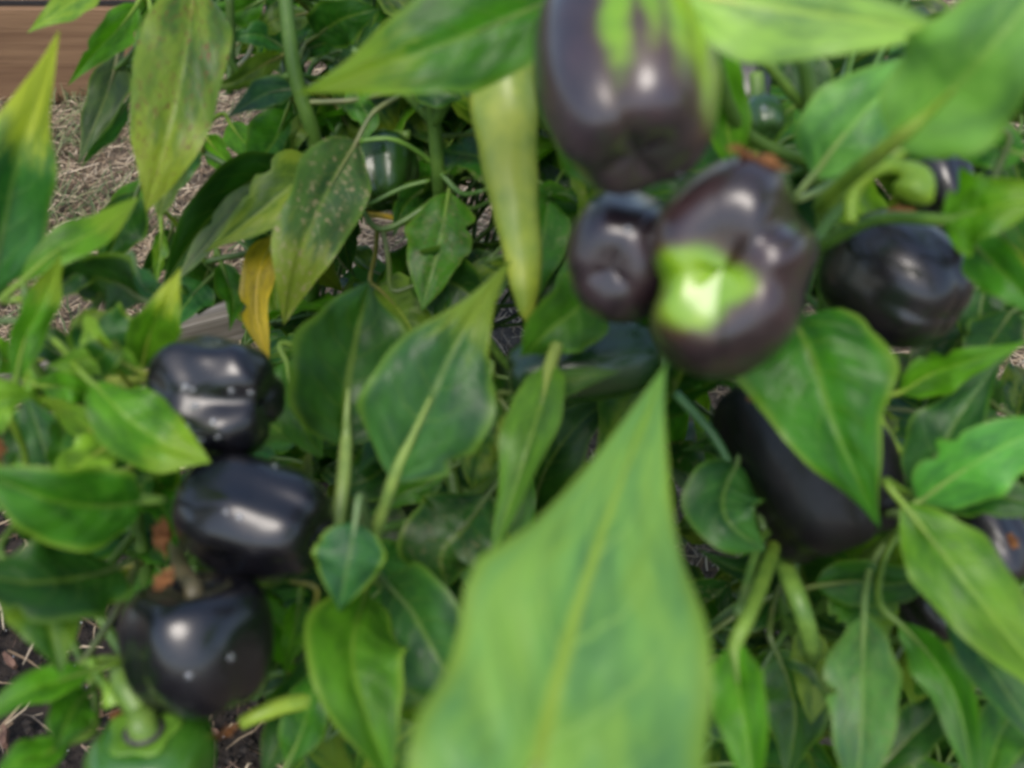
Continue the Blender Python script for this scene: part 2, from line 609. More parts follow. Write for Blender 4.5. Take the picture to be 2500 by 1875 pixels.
# timber edging of the bed
ta0 = BED_A - bed_dir * 0.5
tb0 = BED_A + bed_dir * 0.30
tm = plank('bed_timber', (ta0.x, ta0.y, -0.02), (tb0.x, tb0.y, -0.02), 0.075, 0.042, MTIMBER, 0, 0.0016)
tag(tm, 'grey weathered timber edging half hidden behind the left leaves', 'timber')
q0 = P(1900, 1690, gdepth(1690)); q1 = P(2060, 1790, gdepth(1790))
qd = (q1 - q0); qd.z = 0; qd.normalize()
qb = q0 + qd * 0.30; qa = q0 - qd * 0.1
t2 = plank('bed_timber', (qb.x, qb.y, -0.02), (qa.x, qa.y, -0.02), 0.06, 0.035, MTIMBER, 0, 0.0016)
tag(t2, 'blue grey board end glimpsed on the straw at lower right', 'timber')

# wooden board fence at the back left
FY = P(0, 250, gdepth(250)).y
fence = empty('wooden_fence', (-1.1, FY, 0))
tag(fence, 'tan wooden board fence with horizontal grain behind the straw', 'fence')
hb = [0.166, 0.19, 0.19, 0.19]
z = 0.0
for k, h in enumerate(hb):
    plank('board', (-2.6, FY, z), (-0.59, FY, z), h, 0.038, MBOARD, 0, 0.0006, fence)
    z += h + 0.012
for k, x in enumerate((-2.3, -1.7, -1.2)):
    plank('post', (x, FY + 0.040, -0.02), (x + 0.09, FY + 0.040, -0.02), 0.82, 0.09, MBOARD, 0, 0.0006, fence)

# bark chips one can pick out
for k, (x, y, L, wd, ang, lab) in enumerate(((25, 1615, 55, 20, -0.7, 'pale reddish bark chip on the soil at the far left edge'), (225, 1752, 62, 26, 0.15, 'broad reddish bark chip on the soil left of the green pepper stalk'),
                                             (410, 1704, 80, 14, 0.1, 'long thin bark chip on the soil under the heart dipped pepper'), (12, 1800, 70, 20, -1.1, 'upright leaning bark chip in the bottom left corner'),
                                             (520, 1790, 55, 14, -0.6, 'narrow bark chip beside the orange tipped bud'), (640, 1680, 60, 18, 1.1, 'reddish bark chip right of the heart dipped pepper'))):
    d = gdepth(y) - 0.012
    c = P(x, y, d)
    Lm, wm = M(L, d), M(wd, d)
    vs, fs = [], []
    for i in range(5):
        t = i / 4 - 0.5
        ww = wm * (0.5 if i in (0, 4) else 1) * random.uniform(0.8, 1.1)
        for (o, zz) in ((-ww / 2, 0), (-ww / 3, 0.004), (ww / 3, 0.005), (ww / 2, 0), (0, -0.002)):
            vs.append(Vector((t * Lm, o + random.uniform(-1, 1) * 0.0006, zz + 0.002 * math.sin(t * 5))))
    for i in range(4):
        for q in range(5):
            fs.append((i * 5 + q, i * 5 + (q + 1) % 5, (i + 1) * 5 + (q + 1) % 5, (i + 1) * 5 + q))
    fs.append((0, 1, 2, 3, 4)[::-1]); fs.append((20, 21, 22, 23, 24))
    o = mesh_obj('bark_chip', vs, fs, MBARK, smooth=False)
    o.location = (c.x, c.y, max(0.004, c.z)); o.rotation_euler = (random.uniform(-.2, .2), random.uniform(-.2, .2), ang)
    tag(o, lab, 'bark chip', 'bark chips on the soil')

# ------------------------------------------------------------------ plants
PL = {}
BR = {}


def plant(key, label, root, branches, col=(0.07, 0.15, 0.025), group=None):
    rt = Vector((root[0], root[1], 0.0))
    e = empty('pepper_plant', rt)
    tag(e, label, 'pepper plant', 'pepper plants in the bed')
    PL[key] = e
    BR[key] = []
    for i, (spec, r0, r1) in enumerate(branches):
        pts = pts_of(spec)
        if i == 0:
            pts = [rt - Vector((0, 0, 0.01))] + pts
        else:
            near = min(BR[key], key=lambda q: (q - pts[0]).length)
            if (near - pts[0]).length > 0.004:
                pts = [near] + pts
        n = 8 + 4 * len(pts)
        pth = spline(pts, n)
        o = tube('main_stem' if i == 0 else 'branch', pts, r0, r1, MST, e, n=n, sides=9)
        o.color = (*col, 1)
        BR[key] += pth


PROFS = {
    'ov': [(0, .03), (.05, .30), (.12, .62), (.22, .90), (.33, 1.0), (.47, .93), (.60, .74), (.72, .50), (.82, .29), (.91, .12), (1, 0)],
    'rd': [(0, .04), (.05, .38), (.13, .70), (.25, .93), (.42, 1.0), (.58, .92), (.72, .72), (.84, .44), (.93, .18), (1, 0)],
    'ln': [(0, .05), (.08, .35), (.2, .70), (.35, .95), (.5, 1.0), (.65, .88), (.78, .62), (.88, .34), (.95, .14), (1, 0)],
    'ac': [(0, .03), (.05, .34), (.12, .70), (.22, .97), (.30, 1.0), (.42, .90), (.54, .70), (.66, .45), (.77, .26), (.87, .13), (.95, .05), (1, 0)],
}


def prof(kind, u, v=0):
    p = PROFS[kind] if isinstance(kind, str) else kind[0 if v > 0 else 1]
    for (a, x), (b, y) in zip(p, p[1:]):
        if u <= b:
            t = (u - a) / (b - a)
            return x + (y - x) * t
    return 0.0


def leaf_geo(spine, hw, side_of, kind='ov', foldl=10.0, foldr=10.0, wave=0.12, quilt=0.035, nu=22, nv=7, seed=0, nwave=3.0, asym=0.0, cup=0.0, bite=None, edge=1.0):
    """leaf blade round a midrib; side_of(i, tangent) gives the unit vector across the blade."""
    n = len(spine)
    vs, fs, uv = [], [], []
    rs = random.Random(seed)
    ph1, ph2 = rs.uniform(0, 6.28), rs.uniform(0, 6.28)
    bites = [bite] if bite else [(rs.uniform(.2, .75), rs.choice((-1, 1)), rs.uniform(.15, .4), rs.uniform(.02, .05)) for _ in range(rs.choice((0, 0, 0, 1, 2)))]
    for i in range(n):
        u = i / (n - 1)
        t = (spine[min(i + 1, n - 1)] - spine[max(i - 1, 0)]).normalized()
        sd = side_of(i, t)
        nm = t.cross(sd).normalized()
        for j in range(-nv, nv + 1):
            v = j / nv
            wd = hw * prof(kind, u, v)
            a = abs(v)
            ed = wd * (1 + edge * (0.03 * math.sin(u * 19 + ph1 * (1 if v > 0 else 2)) + .16 * noise.noise((u * 5, seed * 2.7, 3.0 if v > 0 else 9.0))) * (a ** 2))
            for bu, bs, bd, bw in bites:
                if bs * v > 0:
                    ed *= 1 - bd * math.exp(-((u - bu) / bw) ** 2) * a ** 2
            ed *= (1 + asym * v)
            f = R(foldr if v > 0 else foldl)
            x = ed * v * math.cos(f)
            z = ed * a * math.sin(f)
            z += hw * wave * a ** 2 * math.sin(u * nwave * 6.28 + (ph1 if v > 0 else ph2)) * min(1, wd / hw * 1.5)
            z += hw * cup * (a ** 2)
            ph = u * 7 - 1.9 * a ** 1.3 + 0.22 * v
            z += hw * 1.35 * quilt * abs(math.sin(ph * math.pi)) * (1 - a ** 4) * min(1, wd / hw * 1.6) * min(1, a * 4)
            z += hw * 0.05 * noise.noise((u * 3 + seed * 3.1, v * 1.5, seed * 1.7))
            z -= hw * 0.05 * math.exp(-(a / 0.09) ** 2) * (1 - u)
            z += hw * 0.16 * noise.noise((u * 2.2 + seed * 5.3, v * 0.9 + seed, 7.7)) * min(1, wd / hw * 2)
            z += hw * 0.045 * noise.noise((u * 8 + seed, v * 3.5, 3.1)) * min(1, wd / hw * 2)
            vs.append(spine[i] + sd * x + nm * z)
            uv.append((u, v * 0.5 + 0.5))
    m = 2 * nv + 1
    for i in range(n - 1):
        for j in range(m - 1):
            fs.append((i * m + j, i * m + j + 1, (i + 1) * m + j + 1, (i + 1) * m + j))
    return vs, fs, uv


def set_uv(me, uv):
    l = me.uv_layers.new(name='UVMap')
    vi = np.zeros(len(me.loops), dtype=np.int32)
    me.loops.foreach_get('vertex_index', vi)
    l.data.foreach_set('uv', np.array(uv, dtype=np.float32)[vi].reshape(-1))


G = (.044, .160, .010); D = (.019, .078, .008); B = (.034, .130, .026); L_ = (.190, .350, .040)
Y = (.55, .36, .02); O = (.10, .16, .022); K = (.082, .240, .012); PG = (.115, .33, .065)
LEAFN = [0]


def leaf(pk, spec, hw, col=G, roll=0.0, fold=10.0, foldl=None, foldr=None, prof='ov', pet=None, petr=0.0015, label=None, tip=0.0, spot=0.0, mottle=0.0, scar=0.0, rim=0.35,
         wave=0.12, quilt=0.035, nwave=2.5, asym=0.0, cup=0.0, bite=None, edge=1.0, petcol=None, join=True, jit=0.1, twist=0.0):
    LEAFN[0] += 1
    sd = LEAFN[0]
    pts = pts_of(spec)
    ds = [float(t.split(',')[2]) for t in spec.split()]
    dm = sum(ds) / len(ds)
    n = 26
    spine = spline(pts, n)
    fl = fold if foldl is None else foldl
    fr = fold if foldr is None else foldr
    h = M(hw * .93, dm) / max(0.35, math.cos(R(roll)) * math.cos(R((abs(fl) + abs(fr)) / 2)))

    def side(i, t):
        vw = (CAM - spine[i]).normalized()
        s0 = t.cross(vw)
        if s0.length < 1e-3:
            s0 = t.cross(UPV)
        s0.normalize()
        s0 = -s0      # so that t x s points to the viewer
        q = Quaternion(t, R(roll + twist * (i / (n - 1) - 0.5)))
        return q @ s0

    # check orientation: nm = t x side should face camera
    t0 = (spine[1] - spine[0]).normalized()
    sgn = 1.0
    if t0.cross(side(0, t0)).dot(CAM - spine[0]) < 0 and abs(roll) < 90:
        sgn = -1.0
    side2 = (lambda i, t: side(i, t) * sgn)
    vs, fs, uv = leaf_geo(spine, h, side2, prof, fl, fr, wave, quilt, seed=sd, nwave=nwave, asym=asym, cup=cup, bite=bite, edge=edge)
    o = mesh_obj('leaf', vs, fs, ML, PL[pk], loc=spine[0])
    set_uv(o.data, uv)
    rj = random.Random(sd * 13)
    o.color = (*[c * rj.uniform(1 - jit, 1 + jit) for c in col], 1)
    for k, v in (('tip', tip), ('spot', spot), ('mottle', mottle), ('scar', scar), ('rim', rim)):
        o[k] = float(v)
    if label:
        o['label'] = label
    # petiole
    path = [spine[9], spine[5], spine[1]]
    if pet:
        path = path + pts_of(pet)
    else:
        path.append(spine[0] - t0 * 0.012)
    if join and BR[pk]:
        near = min(BR[pk], key=lambda q: (q - path[-1]).length)
        gap = (near - path[-1]).length
        if gap < 0.30:
            midp = path[-1].lerp(near, 0.5) + FW * 0.15 * gap
            path += [midp, near]
    pc = petcol or (col[0] * 1.5 + .035, col[1] * 1.05 + .025, col[2] * 1.2 + .012)
    npt = 5 + 4 * len(path)
    pth = spline(path, npt)
    pk_ = 2.0 / (len(path) - 1)
    rr = [petr * ((.25 + .75 * min(1, (i / (npt - 1)) / pk_) ** 1.3) + .35 * max(0, (i / (npt - 1) - pk_))) for i in range(npt)]
    v_, f_ = tube_geo(pth, rr, 7)
    po = mesh_obj('petiole', v_, f_, MST, o, loc=pth[0])
    po.color = (*pc, 1)
    return o


# plants: root position on the ground, branches as (path, thick, thin)
plant('left', 'bushy pepper plant at lower left carrying three stacked black peppers', (-0.30, 0.52),
      [('380,1500,0.62 330,1250,0.56 300,1050,0.52', .0055, .0035), ('330,1250,0.56 180,1250,0.50 60,1200,0.46', .003, .002), ('300,1050,0.52 250,900,0.50 220,760,0.52', .003, .002),
       ('330,1300,0.57 180,1500,0.50 200,1620,0.46', .003, .002), ('380,1500,0.62 520,1300,0.53 600,1130,0.52', .0035, .0025), ('250,1000,.52 90,900,.48 60,700,.46', .003, .002),
       ('380,1500,0.62 560,1650,0.56 700,1640,0.52', .003, .002)])
plant('middle', 'pepper plant in the centre foreground with the broad pale pointed leaf', (0.03, 0.50),
      [('1180,1500,0.60 1120,1250,0.56 1080,1000,0.58', .0055, .0035), ('1180,1500,0.60 1000,1480,0.52 900,1400,0.48', .003, .002), ('1180,1500,0.60 1320,1800,0.42 1330,2000,0.34', .004, .003),
       ('1120,1250,0.56 930,1290,0.5 820,1300,0.5', .003, .002), ('1120,1250,.56 1330,1000,.52 1400,760,.50', .0035, .0025)])
plant('right', 'leafy pepper plant on the right crowded with glossy purple peppers', (0.36, 0.52),
      [('1950,1550,0.60 1960,1250,0.58 2010,950,0.56 2010,500,0.50 1960,100,0.46', .0065, .004), ('1950,1550,0.60 2080,1400,0.52 2250,1260,0.48 2450,1200,0.46', .004, .0025),
       ('2010,800,0.55 2150,600,0.50 2400,600,0.44', .004, .0025), ('1980,400,0.5 1800,300,0.46 1700,-60,0.40', .004, .003), ('1950,1550,0.60 2200,1560,0.52 2400,1500,0.5', .003, .002),
       ('1980,1000,.56 1800,880,.52 1750,700,.46', .004, .003), ('1950,1550,.6 1880,1300,.5 1800,1500,.44', .003, .002), ('2010,500,.5 2250,330,.42 2480,200,.36', .0035, .002)])
plant('yellowing', 'tired pepper plant at upper left with spotted yellowing drooping leaves', (-0.20, 0.80),
      [('760,700,0.80 775,400,0.68 720,180,0.64 690,-60,0.62', .0065, .0045), ('720,180,0.66 600,200,0.66 480,-20,0.62', .0035, .002), ('775,400,0.68 600,420,0.68 380,300,0.68', .003, .002),
       ('700,-20,0.64 400,-60,0.62 260,-40,0.62', .0035, .002), ('775,500,0.70 650,600,0.70 500,640,0.70', .003, .002), ('450,-50,.62 330,120,.66 270,180,.68', .0025, .0015)])
plant('banana', 'pepper plant behind the centre bearing the long pale green pepper', (0.02, 0.84),
      [('1090,650,0.80 1075,480,0.68 1060,300,0.64 1040,100,0.60', .006, .004), ('1060,300,0.64 1150,150,0.58 1240,60,0.54', .004, .003), ('1060,300,.64 960,200,.62 860,120,.60', .003, .002),
       ('1075,480,0.68 930,560,0.68 860,460,.68', .003, .002), ('1090,650,.8 1300,640,.66 1420,620,.6', .004, .0025), ('1090,650,.8 1250,900,.66 1400,800,.6', .004, .0025)])

# --- left plant leaves
leaf('left', '-20,720,.46 15,520,.45 60,330,.44 145,72,.46', 118, B, roll=12, fold=14, tip=1.0, label='green leaf with a bright yellow green tip', asym=.1)
leaf('left', '50,690,.46 140,610,.46 240,560,.47 343,478,.49', 48, K, roll=-25, fold=8, prof='ln', tip=.3)
leaf('left', '35,945,.44 60,830,.45 110,720,.45 152,618,.46', 44, K, roll=20, fold=10, prof='ln', tip=.5)
leaf('left', '345,730,.52 280,690,.52 210,680,.53 150,700,.54', 75, D, roll=-35, fold=14, prof='rd', wave=.28, rim=.9)
leaf('left', '300,880,.50 260,830,.49 225,790,.49 205,755,.49', 80, B, roll=15, fold=22, prof='rd', wave=.25, rim=1.0, tip=.4)
leaf('left', '345,900,.49 365,820,.48 400,740,.47 442,652,.47', 66, K, roll=8, fold=14, tip=.9, asym=-.1)
leaf('left', '340,905,.46 270,875,.45 190,880,.44 110,898,.43', 40, L_, roll=-25, fold=10, prof='rd', wave=.2)
leaf('left', '225,935,.43 300,1010,.42 400,1080,.42 515,1130,.42', 98, K, roll=-10, fold=6, prof='ln', quilt=.07, tip=.35, wave=.2)
leaf('left', '280,1100,.46 220,1050,.45 150,1000,.44 80,965,.43', 40, L_, roll=22, fold=8, prof='ov', tip=.3)
leaf('left', '130,1180,.47 110,1100,.47 90,1040,.47 60,965,.47', 62, B, roll=-12, fold=8, prof='rd')
leaf('left', '275,1085,.45 230,1110,.44 180,1150,.43 140,1205,.42', 58, L_, roll=20, fold=12, prof='rd', wave=.2)
leaf('left', '-120,1010,.40 -50,985,.40 20,970,.40 82,965,.41', 85, L_, roll=20, fold=16, prof='ov', mottle=.3)
leaf('left', '345,1225,.42 240,1235,.40 110,1215,.38 -70,1140,.37', 112, G, roll=-18, fold=12, prof='rd', rim=.9, quilt=.06)
leaf('left', '290,1385,.43 200,1410,.41 80,1420,.39 -120,1400,.38', 120, D, roll=24, fold=8, prof='rd', label='large dark green leaf at the left edge')
leaf('left', '30,1380,.41 80,1450,.40 120,1520,.395 150,1650,.39', 92, G, roll=-12, fold=10, prof='rd', quilt=.07, mottle=.35)
leaf('left', '230,1635,.42 150,1660,.41 60,1690,.40 -90,1790,.39', 46, K, roll=18, fold=12, prof='ln')
leaf('left', '215,1690,.43 185,1720,.42 160,1770,.41 135,1840,.40', 62, G, roll=-12, fold=10, prof='rd')
leaf('left', '170,1810,.41 110,1840,.40 50,1860,.39 -40,1920,.38', 46, K, roll=20, fold=10, prof='ln')
leaf('left', '330,1390,.52 300,1420,.50 270,1460,.49 250,1480,.48', 30, O, roll=20, fold=10, prof='ln')
leaf('left', '420,1230,.52 380,1170,.50 340,1190,.50 300,1240,.49', 60, G, roll=20, fold=12, prof='rd', mottle=.5)
leaf('left', '330,1150,.52 380,1220,.5 410,1260,.49 430,1340,.48', 50, G, roll=-20, fold=12, prof='rd')
leaf('left', '730,1470,.52 720,1530,.50 705,1590,.49 690,1660,.48', 40, K, roll=-15, fold=25, prof='ov')
leaf('left', '800,1570,.52 750,1680,.50 700,1780,.48 640,1900,.47', 72, D, roll=18, fold=12, prof='ln')
leaf('left', '470,1700,.55 490,1760,.53 500,1820,.51 505,1900,.50', 26, D, roll=10, fold=14, prof='ln')
leaf('left', '20,1030,.5 0,1080,.5 -20,1120,.5 -40,1180,.5', 60, D, roll=-12, fold=14, prof='rd')
leaf('left', '0,620,.48 -10,670,.47 -5,700,.47 15,745,.47', 34, G, prof='rd')
leaf('left', '720,1420,.50 690,1410,.50 660,1425,.50 620,1432,.50', 14, O, prof='ln', fold=25)

# --- middle plant leaves
FRONT = ([(0, .03), (.10, .55), (.22, .75), (.35, .76), (.43, .71), (.53, .77), (.575, .80), (.605, .76), (.635, .64), (.667, .53), (.71, .44), (.76, .34), (.82, .23), (.90, .12), (1, 0)],
         [(0, .03), (.10, .70), (.22, 1.05), (.35, 1.1), (.53, .98), (.60, .88), (.667, .76), (.76, .50), (.82, .33), (.90, .15), (1, 0)])
leaf('middle', '1240,2190,.23 1300,1900,.245 1440,1380,.285 1625,888,.345', 380, (.18, .39, .105), roll=4, fold=7, edge=.45, bite=(.50, 1, .06, .02), prof=FRONT, quilt=.13, wave=.09, rim=.8,
     pet='1225,2260,.235', petr=.0028, label='large pale green pointed leaf nearest the viewer', jit=0, nwave=3.5, mottle=.32)['veiny'] = 1.0
leaf('middle', '958,1172,.45 1045,985,.44 1130,810,.445 1250,632,.46', 178, (.045, .15, .032), roll=-6, fold=7, prof='ac', tip=.4, quilt=.10, bite=(.17, -1, .3, .035), pet='930,1260,.46 915,1300,.47', petr=.0030, petcol=(.19, .30, .07), rim=.5, wave=.1,
     label='bluish green leaf standing upright on a pale stalk')
leaf('middle', '845,1090,.50 850,960,.50 870,820,.515 900,685,.53', 160, D, roll=18, fold=10, prof='rd', quilt=.05, pet='838,1180,.485 822,1300,.48', petr=.0034, petcol=(.17, .27, .07))
leaf('middle', '868,1275,.425 856,1340,.42 845,1400,.42 828,1495,.425', 98, (.045, .15, .045), roll=0, fold=-6, prof='rd', rim=1.0, cup=-.08, quilt=.015)
leaf('middle', '890,1450,.47 860,1560,.42 880,1700,.40 960,1930,.40', 118, K, roll=-20, fold=14, prof='rd', rim=.9, quilt=.06)
leaf('middle', '940,1420,.47 1010,1500,.45 1080,1620,.44 1160,1780,.44', 120, B, roll=18, fold=12, prof='rd', quilt=.06)
leaf('middle', '1190,1210,.52 1130,1290,.51 1080,1350,.51 1090,1440,.52', 135, D, roll=14, fold=6, prof='rd', spot=.3, rim=.6, label='dark green leaf dotted with pale specks', scar=.2)
leaf('middle', '1345,880,.47 1325,980,.455 1280,1120,.44 1200,1360,.44', 70, (.08, .19, .025), roll=22, fold=24, prof='ln', wave=.14, pet='1380,790,.48 1410,720,.5', petr=.0034)
leaf('middle', '1195,930,.56 1185,1030,.55 1170,1120,.54 1150,1200,.54', 66, G, roll=-20, fold=10, prof='rd', mottle=.9, spot=.5, label='green leaf going yellow and brown at its lower end')
leaf('middle', '700,880,.58 710,960,.57 740,1040,.56 790,1120,.56', 70, G, roll=18, fold=10, prof='rd')
leaf('middle', '1090,1150,.56 1040,1180,.56 990,1200,.56 900,1260,.56', 40, G, roll=-12, fold=12, prof='ln')
leaf('middle', '1010,1060,.6 960,1120,.59 900,1170,.58 820,1200,.58', 80, D, roll=12, fold=10, prof='rd')
leaf('middle', '1450,690,.49 1410,750,.475 1350,800,.47 1270,870,.48', 95, G, roll=-22, fold=10, prof='rd')
leaf('middle', '1180,1480,.55 1200,1380,.56 1260,1240,.57 1300,1120,.58', 90, G, roll=12, fold=12, prof='ov')
leaf('middle', '700,1870,.46 740,1780,.46 760,1700,.46 790,1600,.48', 60, G, roll=-12, fold=12, prof='ln')

# --- right plant leaves
leaf('right', '1935,775,.43 1985,880,.415 2050,1070,.41 2150,1292,.42', 188, G, roll=-4, fold=10, prof='ov', quilt=.10, rim=.75, wave=.1, pet='1925,740,.45', label='broad bright green leaf hanging across a black pepper')
leaf('right', '1800,1130,.49 1765,1210,.48 1780,1280,.47 1870,1345,.47', 104, B, roll=-10, fold=12, prof='rd', quilt=.07)
leaf('right', '1795,1560,.40 1800,1660,.39 1820,1780,.38 1850,2010,.37', 74, K, roll=14, fold=20, prof='ln', pet='1832,1490,.41 1880,1365,.47 1905,1270,.55 1915,1200,.57', petr=.0032, petcol=(.13, .24, .03), spot=.2)
leaf('right', '2110,1500,.46 2105,1620,.44 2105,1760,.43 2090,1990,.43', 98, (.085, .24, .06), roll=6, fold=10, prof='ln', scar=.25, spot=.3, label='pale hanging leaf scarred with tan patches')
leaf('right', '1990,1430,.50 2090,1420,.49 2190,1425,.48 2300,1395,.48', 62, D, roll=18, fold=10, prof='rd')
leaf('right', '2060,1430,.51 2100,1480,.50 2140,1520,.50 2170,1560,.50', 82, G, roll=-12, fold=10, prof='rd', tip=.2)
leaf('right', '2205,1230,.42 2300,1350,.41 2420,1500,.40 2640,1760,.39', 112, K, roll=-12, fold=8, prof='ln', tip=.1, mottle=.15, spot=.15, label='yellow green leaf slanting down at the right edge')
leaf('right', '2195,1520,.45 2270,1600,.44 2340,1720,.43 2385,1960,.42', 60, G, roll=14, fold=26, prof='ln', rim=.2)
leaf('right', '2310,1500,.46 2380,1580,.45 2450,1680,.44 2570,1850,.43', 66, B, roll=-18, fold=16, prof='ln')
leaf('right', '2240,1225,.45 2350,1150,.43 2450,1090,.42 2630,1010,.41', 100, PG, roll=16, fold=10, prof='rd')
leaf('right', '2230,1240,.46 2350,1215,.45 2450,1215,.44 2620,1260,.43', 58, D, roll=-24, fold=10, prof='ln')
leaf('right', '2195,960,.47 2280,910,.46 2370,880,.45 2520,830,.44', 62, K, roll=18, fold=12, prof='ov')
leaf('right', '2225,1200,.48 2300,1090,.47 2360,990,.47 2460,850,.47', 92, B, roll=-15, fold=16, prof='ov')
leaf('right', '1620,-30,.33 1850,15,.325 2100,50,.325 2358,78,.33', 135, (.29, .47, .11), roll=-14, fold=6, prof='ov', tip=.0, jit=0, label='pale lime leaf cut off by the top edge')
leaf('right', '2180,350,.33 2320,225,.31 2440,90,.29 2640,-150,.28', 172, (.165, .33, .07), roll=-12, fold=9, prof='rd', pet='2080,430,.36 2005,505,.40', petr=.0030, petcol=(.16, .30, .03), label='very large soft yellow green leaf in the upper right corner')
leaf('right', '1985,430,.42 2060,330,.41 2150,230,.41 2290,100,.42', 125, (.15, .34, .09), roll=10, fold=10, prof='ov', quilt=.07)
leaf('right', '2300,540,.40 2370,520,.39 2450,500,.38 2640,460,.37', 105, K, roll=-16, fold=14, prof='ov', tip=.2, pet='2140,535,.42 1995,600,.45', petr=.0026, petcol=(.1, .22, .03))
leaf('right', '2360,580,.42 2420,640,.41 2480,700,.40 2600,830,.40', 70, G, roll=14, fold=12, prof='ov')
leaf('right', '1790,430,.47 1775,300,.46 1760,180,.45 1745,20,.44', 60, K, roll=12, fold=18, prof='ln')
leaf('right', '1940,260,.50 1880,300,.49 1830,330,.48 1770,380,.48', 45, K, roll=-10, fold=12, prof='ov')
leaf('right', '1495,455,.43 1440,400,.42 1390,330,.41 1315,215,.41', 60, G, roll=35, fold=10, prof='ln', label='glossy green leaf tucked under the streaked purple pepper')
leaf('right', '2400,330,.44 2300,330,.44 2200,350,.45 2080,400,.46', 60, D, roll=-25, fold=8, prof='rd')
leaf('right', '2500,380,.45 2440,360,.45 2380,350,.46 2300,340,.47', 60, G, roll=12, fold=8, prof='rd')
leaf('right', '2470,760,.52 2430,820,.51 2400,860,.50 2330,930,.50', 70, D, roll=12, fold=8, prof='rd')
leaf('right', '2420,640,.54 2400,720,.53 2390,790,.53 2400,870,.53', 66, D, roll=-12, fold=8, prof='rd')
leaf('right', '1900,90,.50 1950,160,.50 1990,240,.50 2010,330,.50', 60, D, roll=-12, fold=8, prof='rd')
leaf('right', '2140,1880,.46 2220,1800,.46 2280,1740,.46 2330,1640,.47', 60, D, roll=-12, fold=8, prof='rd')
leaf('right', '2500,1700,.48 2460,1760,.47 2430,1820,.46 2400,1940,.45', 70, G, roll=-12, fold=14, prof='ln')
leaf('right', '1900,1600,.52 1930,1680,.52 1940,1760,.52 1920,1900,.52', 90, D, roll=16, fold=8, prof='rd')
leaf('right', '1960,1530,.52 1975,1600,.52 1985,1680,.51 1980,1770,.51', 55, O, roll=-16, fold=14, prof='rd', mottle=.4)
leaf('right', '1700,1650,.55 1740,1700,.55 1780,1760,.54 1850,1860,.54', 80, D, roll=16, fold=8, prof='rd')

leaf('right', '1960,1420,.60 1900,1450,.59 1830,1500,.585 1720,1530,.585', 60, D, roll=14, fold=12, prof='rd')
leaf('right', '1980,1650,.60 1920,1640,.59 1850,1640,.585 1760,1680,.58', 62, G, roll=-14, fold=12, prof='ov', spot=.3)
leaf('right', '1950,1340,.62 1880,1380,.61 1800,1390,.60 1700,1340,.60', 50, D, roll=20, fold=10, prof='ov')
leaf('middle', '1300,1250,.62 1330,1150,.60 1400,1050,.59 1500,960,.60', 75, D, roll=-10, fold=10, prof='rd')
leaf('middle', '1280,1010,.62 1350,980,.60 1430,970,.60 1540,1000,.60', 60, D, roll=14, fold=10, prof='ov')
leaf('right', '1900,960,.62 1840,940,.61 1780,920,.60 1690,950,.60', 50, G, roll=14, fold=10, prof='ov')
leaf('right', '1890,1080,.62 1830,1090,.61 1760,1080,.60 1660,1100,.60', 60, D, roll=-14, fold=10, prof='ov')
leaf('right', '1840,1240,.60 1780,1180,.60 1740,1110,.60 1690,1030,.60', 45, G, roll=14, fold=10, prof='ov')
leaf('right', '2440,1000,.54 2400,960,.53 2360,920,.53 2300,870,.53', 70, D, roll=14, fold=10, prof='rd')

# --- yellowing plant leaves
leaf('yellowing', '475,-40,.58 455,120,.565 410,330,.555 357,520,.56', 112, (.075, .155, .018), roll=8, fold=12, prof='rd', mottle=.5, spot=1.0, tip=.55, quilt=.10, label='mottled yellow green leaf hanging down with brown specks')
leaf('yellowing', '440,330,.62 425,400,.61 405,470,.60 385,535,.60', 42, O, roll=20, fold=16, prof='rd')
leaf('yellowing', '290,130,.68 265,220,.67 230,310,.66 190,405,.66', 50, (.05, .1, .03), roll=14, fold=14, prof='ov', spot=.2)
leaf('yellowing', '310,250,.69 280,300,.68 240,350,.67 195,412,.665', 26, G, roll=-14, fold=10, prof='ov')
leaf('yellowing', '335,10,.66 290,70,.65 230,130,.64 163,212,.64', 46, K, roll=-12, fold=10, prof='ov')
leaf('yellowing', '250,-50,.62 190,-5,.61 130,35,.60 65,82,.60', 44, L_, roll=14, fold=10, prof='ov', mottle=.5)
leaf('yellowing', '335,470,.66 300,540,.66 275,600,.66 225,700,.66', 62, D, roll=-14, fold=12, prof='ov')
leaf('yellowing', '395,560,.66 390,610,.66 385,650,.66 375,720,.66', 22, K, roll=-14, fold=12, prof='ov', mottle=.4)
leaf('yellowing', '690,410,.68 600,450,.66 490,560,.65 395,705,.65', 82, D, roll=-8, foldl=34, foldr=-30, prof='rd', rim=.2, label='dark curled leaf showing its pale underside', wave=.16)
leaf('yellowing', '660,440,.66 590,500,.645 510,590,.64 425,690,.64', 34, (.13, .18, .075), roll=30, fold=16, prof='ln', spot=.2, scar=.3)
leaf('yellowing', '810,395,.66 720,450,.64 620,530,.63 496,618,.63', 82, (.12, .24, .03), roll=14, fold=8, prof='ov', mottle=.8)
leaf('yellowing', '872,345,.64 810,450,.62 740,600,.61 692,795,.62', 100, (.06, .13, .035), roll=-10, fold=8, prof='rd', scar=1.0, spot=.3, tip=.4, pet='900,290,.64 930,260,.64 1010,210,.63', label='broad green leaf covered in tan scars')
leaf('yellowing', '690,560,.68 640,640,.665 625,760,.66 660,892,.66', 42, (.46, .33, .025), roll=14, fold=18, prof='ln', spot=.5, jit=0, label='bright yellow dying leaf', rim=0, tip=0, petcol=(.3, .3, .04))
leaf('yellowing', '690,115,.68 650,90,.67 610,85,.66 560,95,.66', 34, B, roll=18, fold=8, prof='rd')
leaf('yellowing', '690,135,.68 630,165,.66 570,200,.65 500,215,.65', 34, O, roll=-25, fold=16, prof='ov')
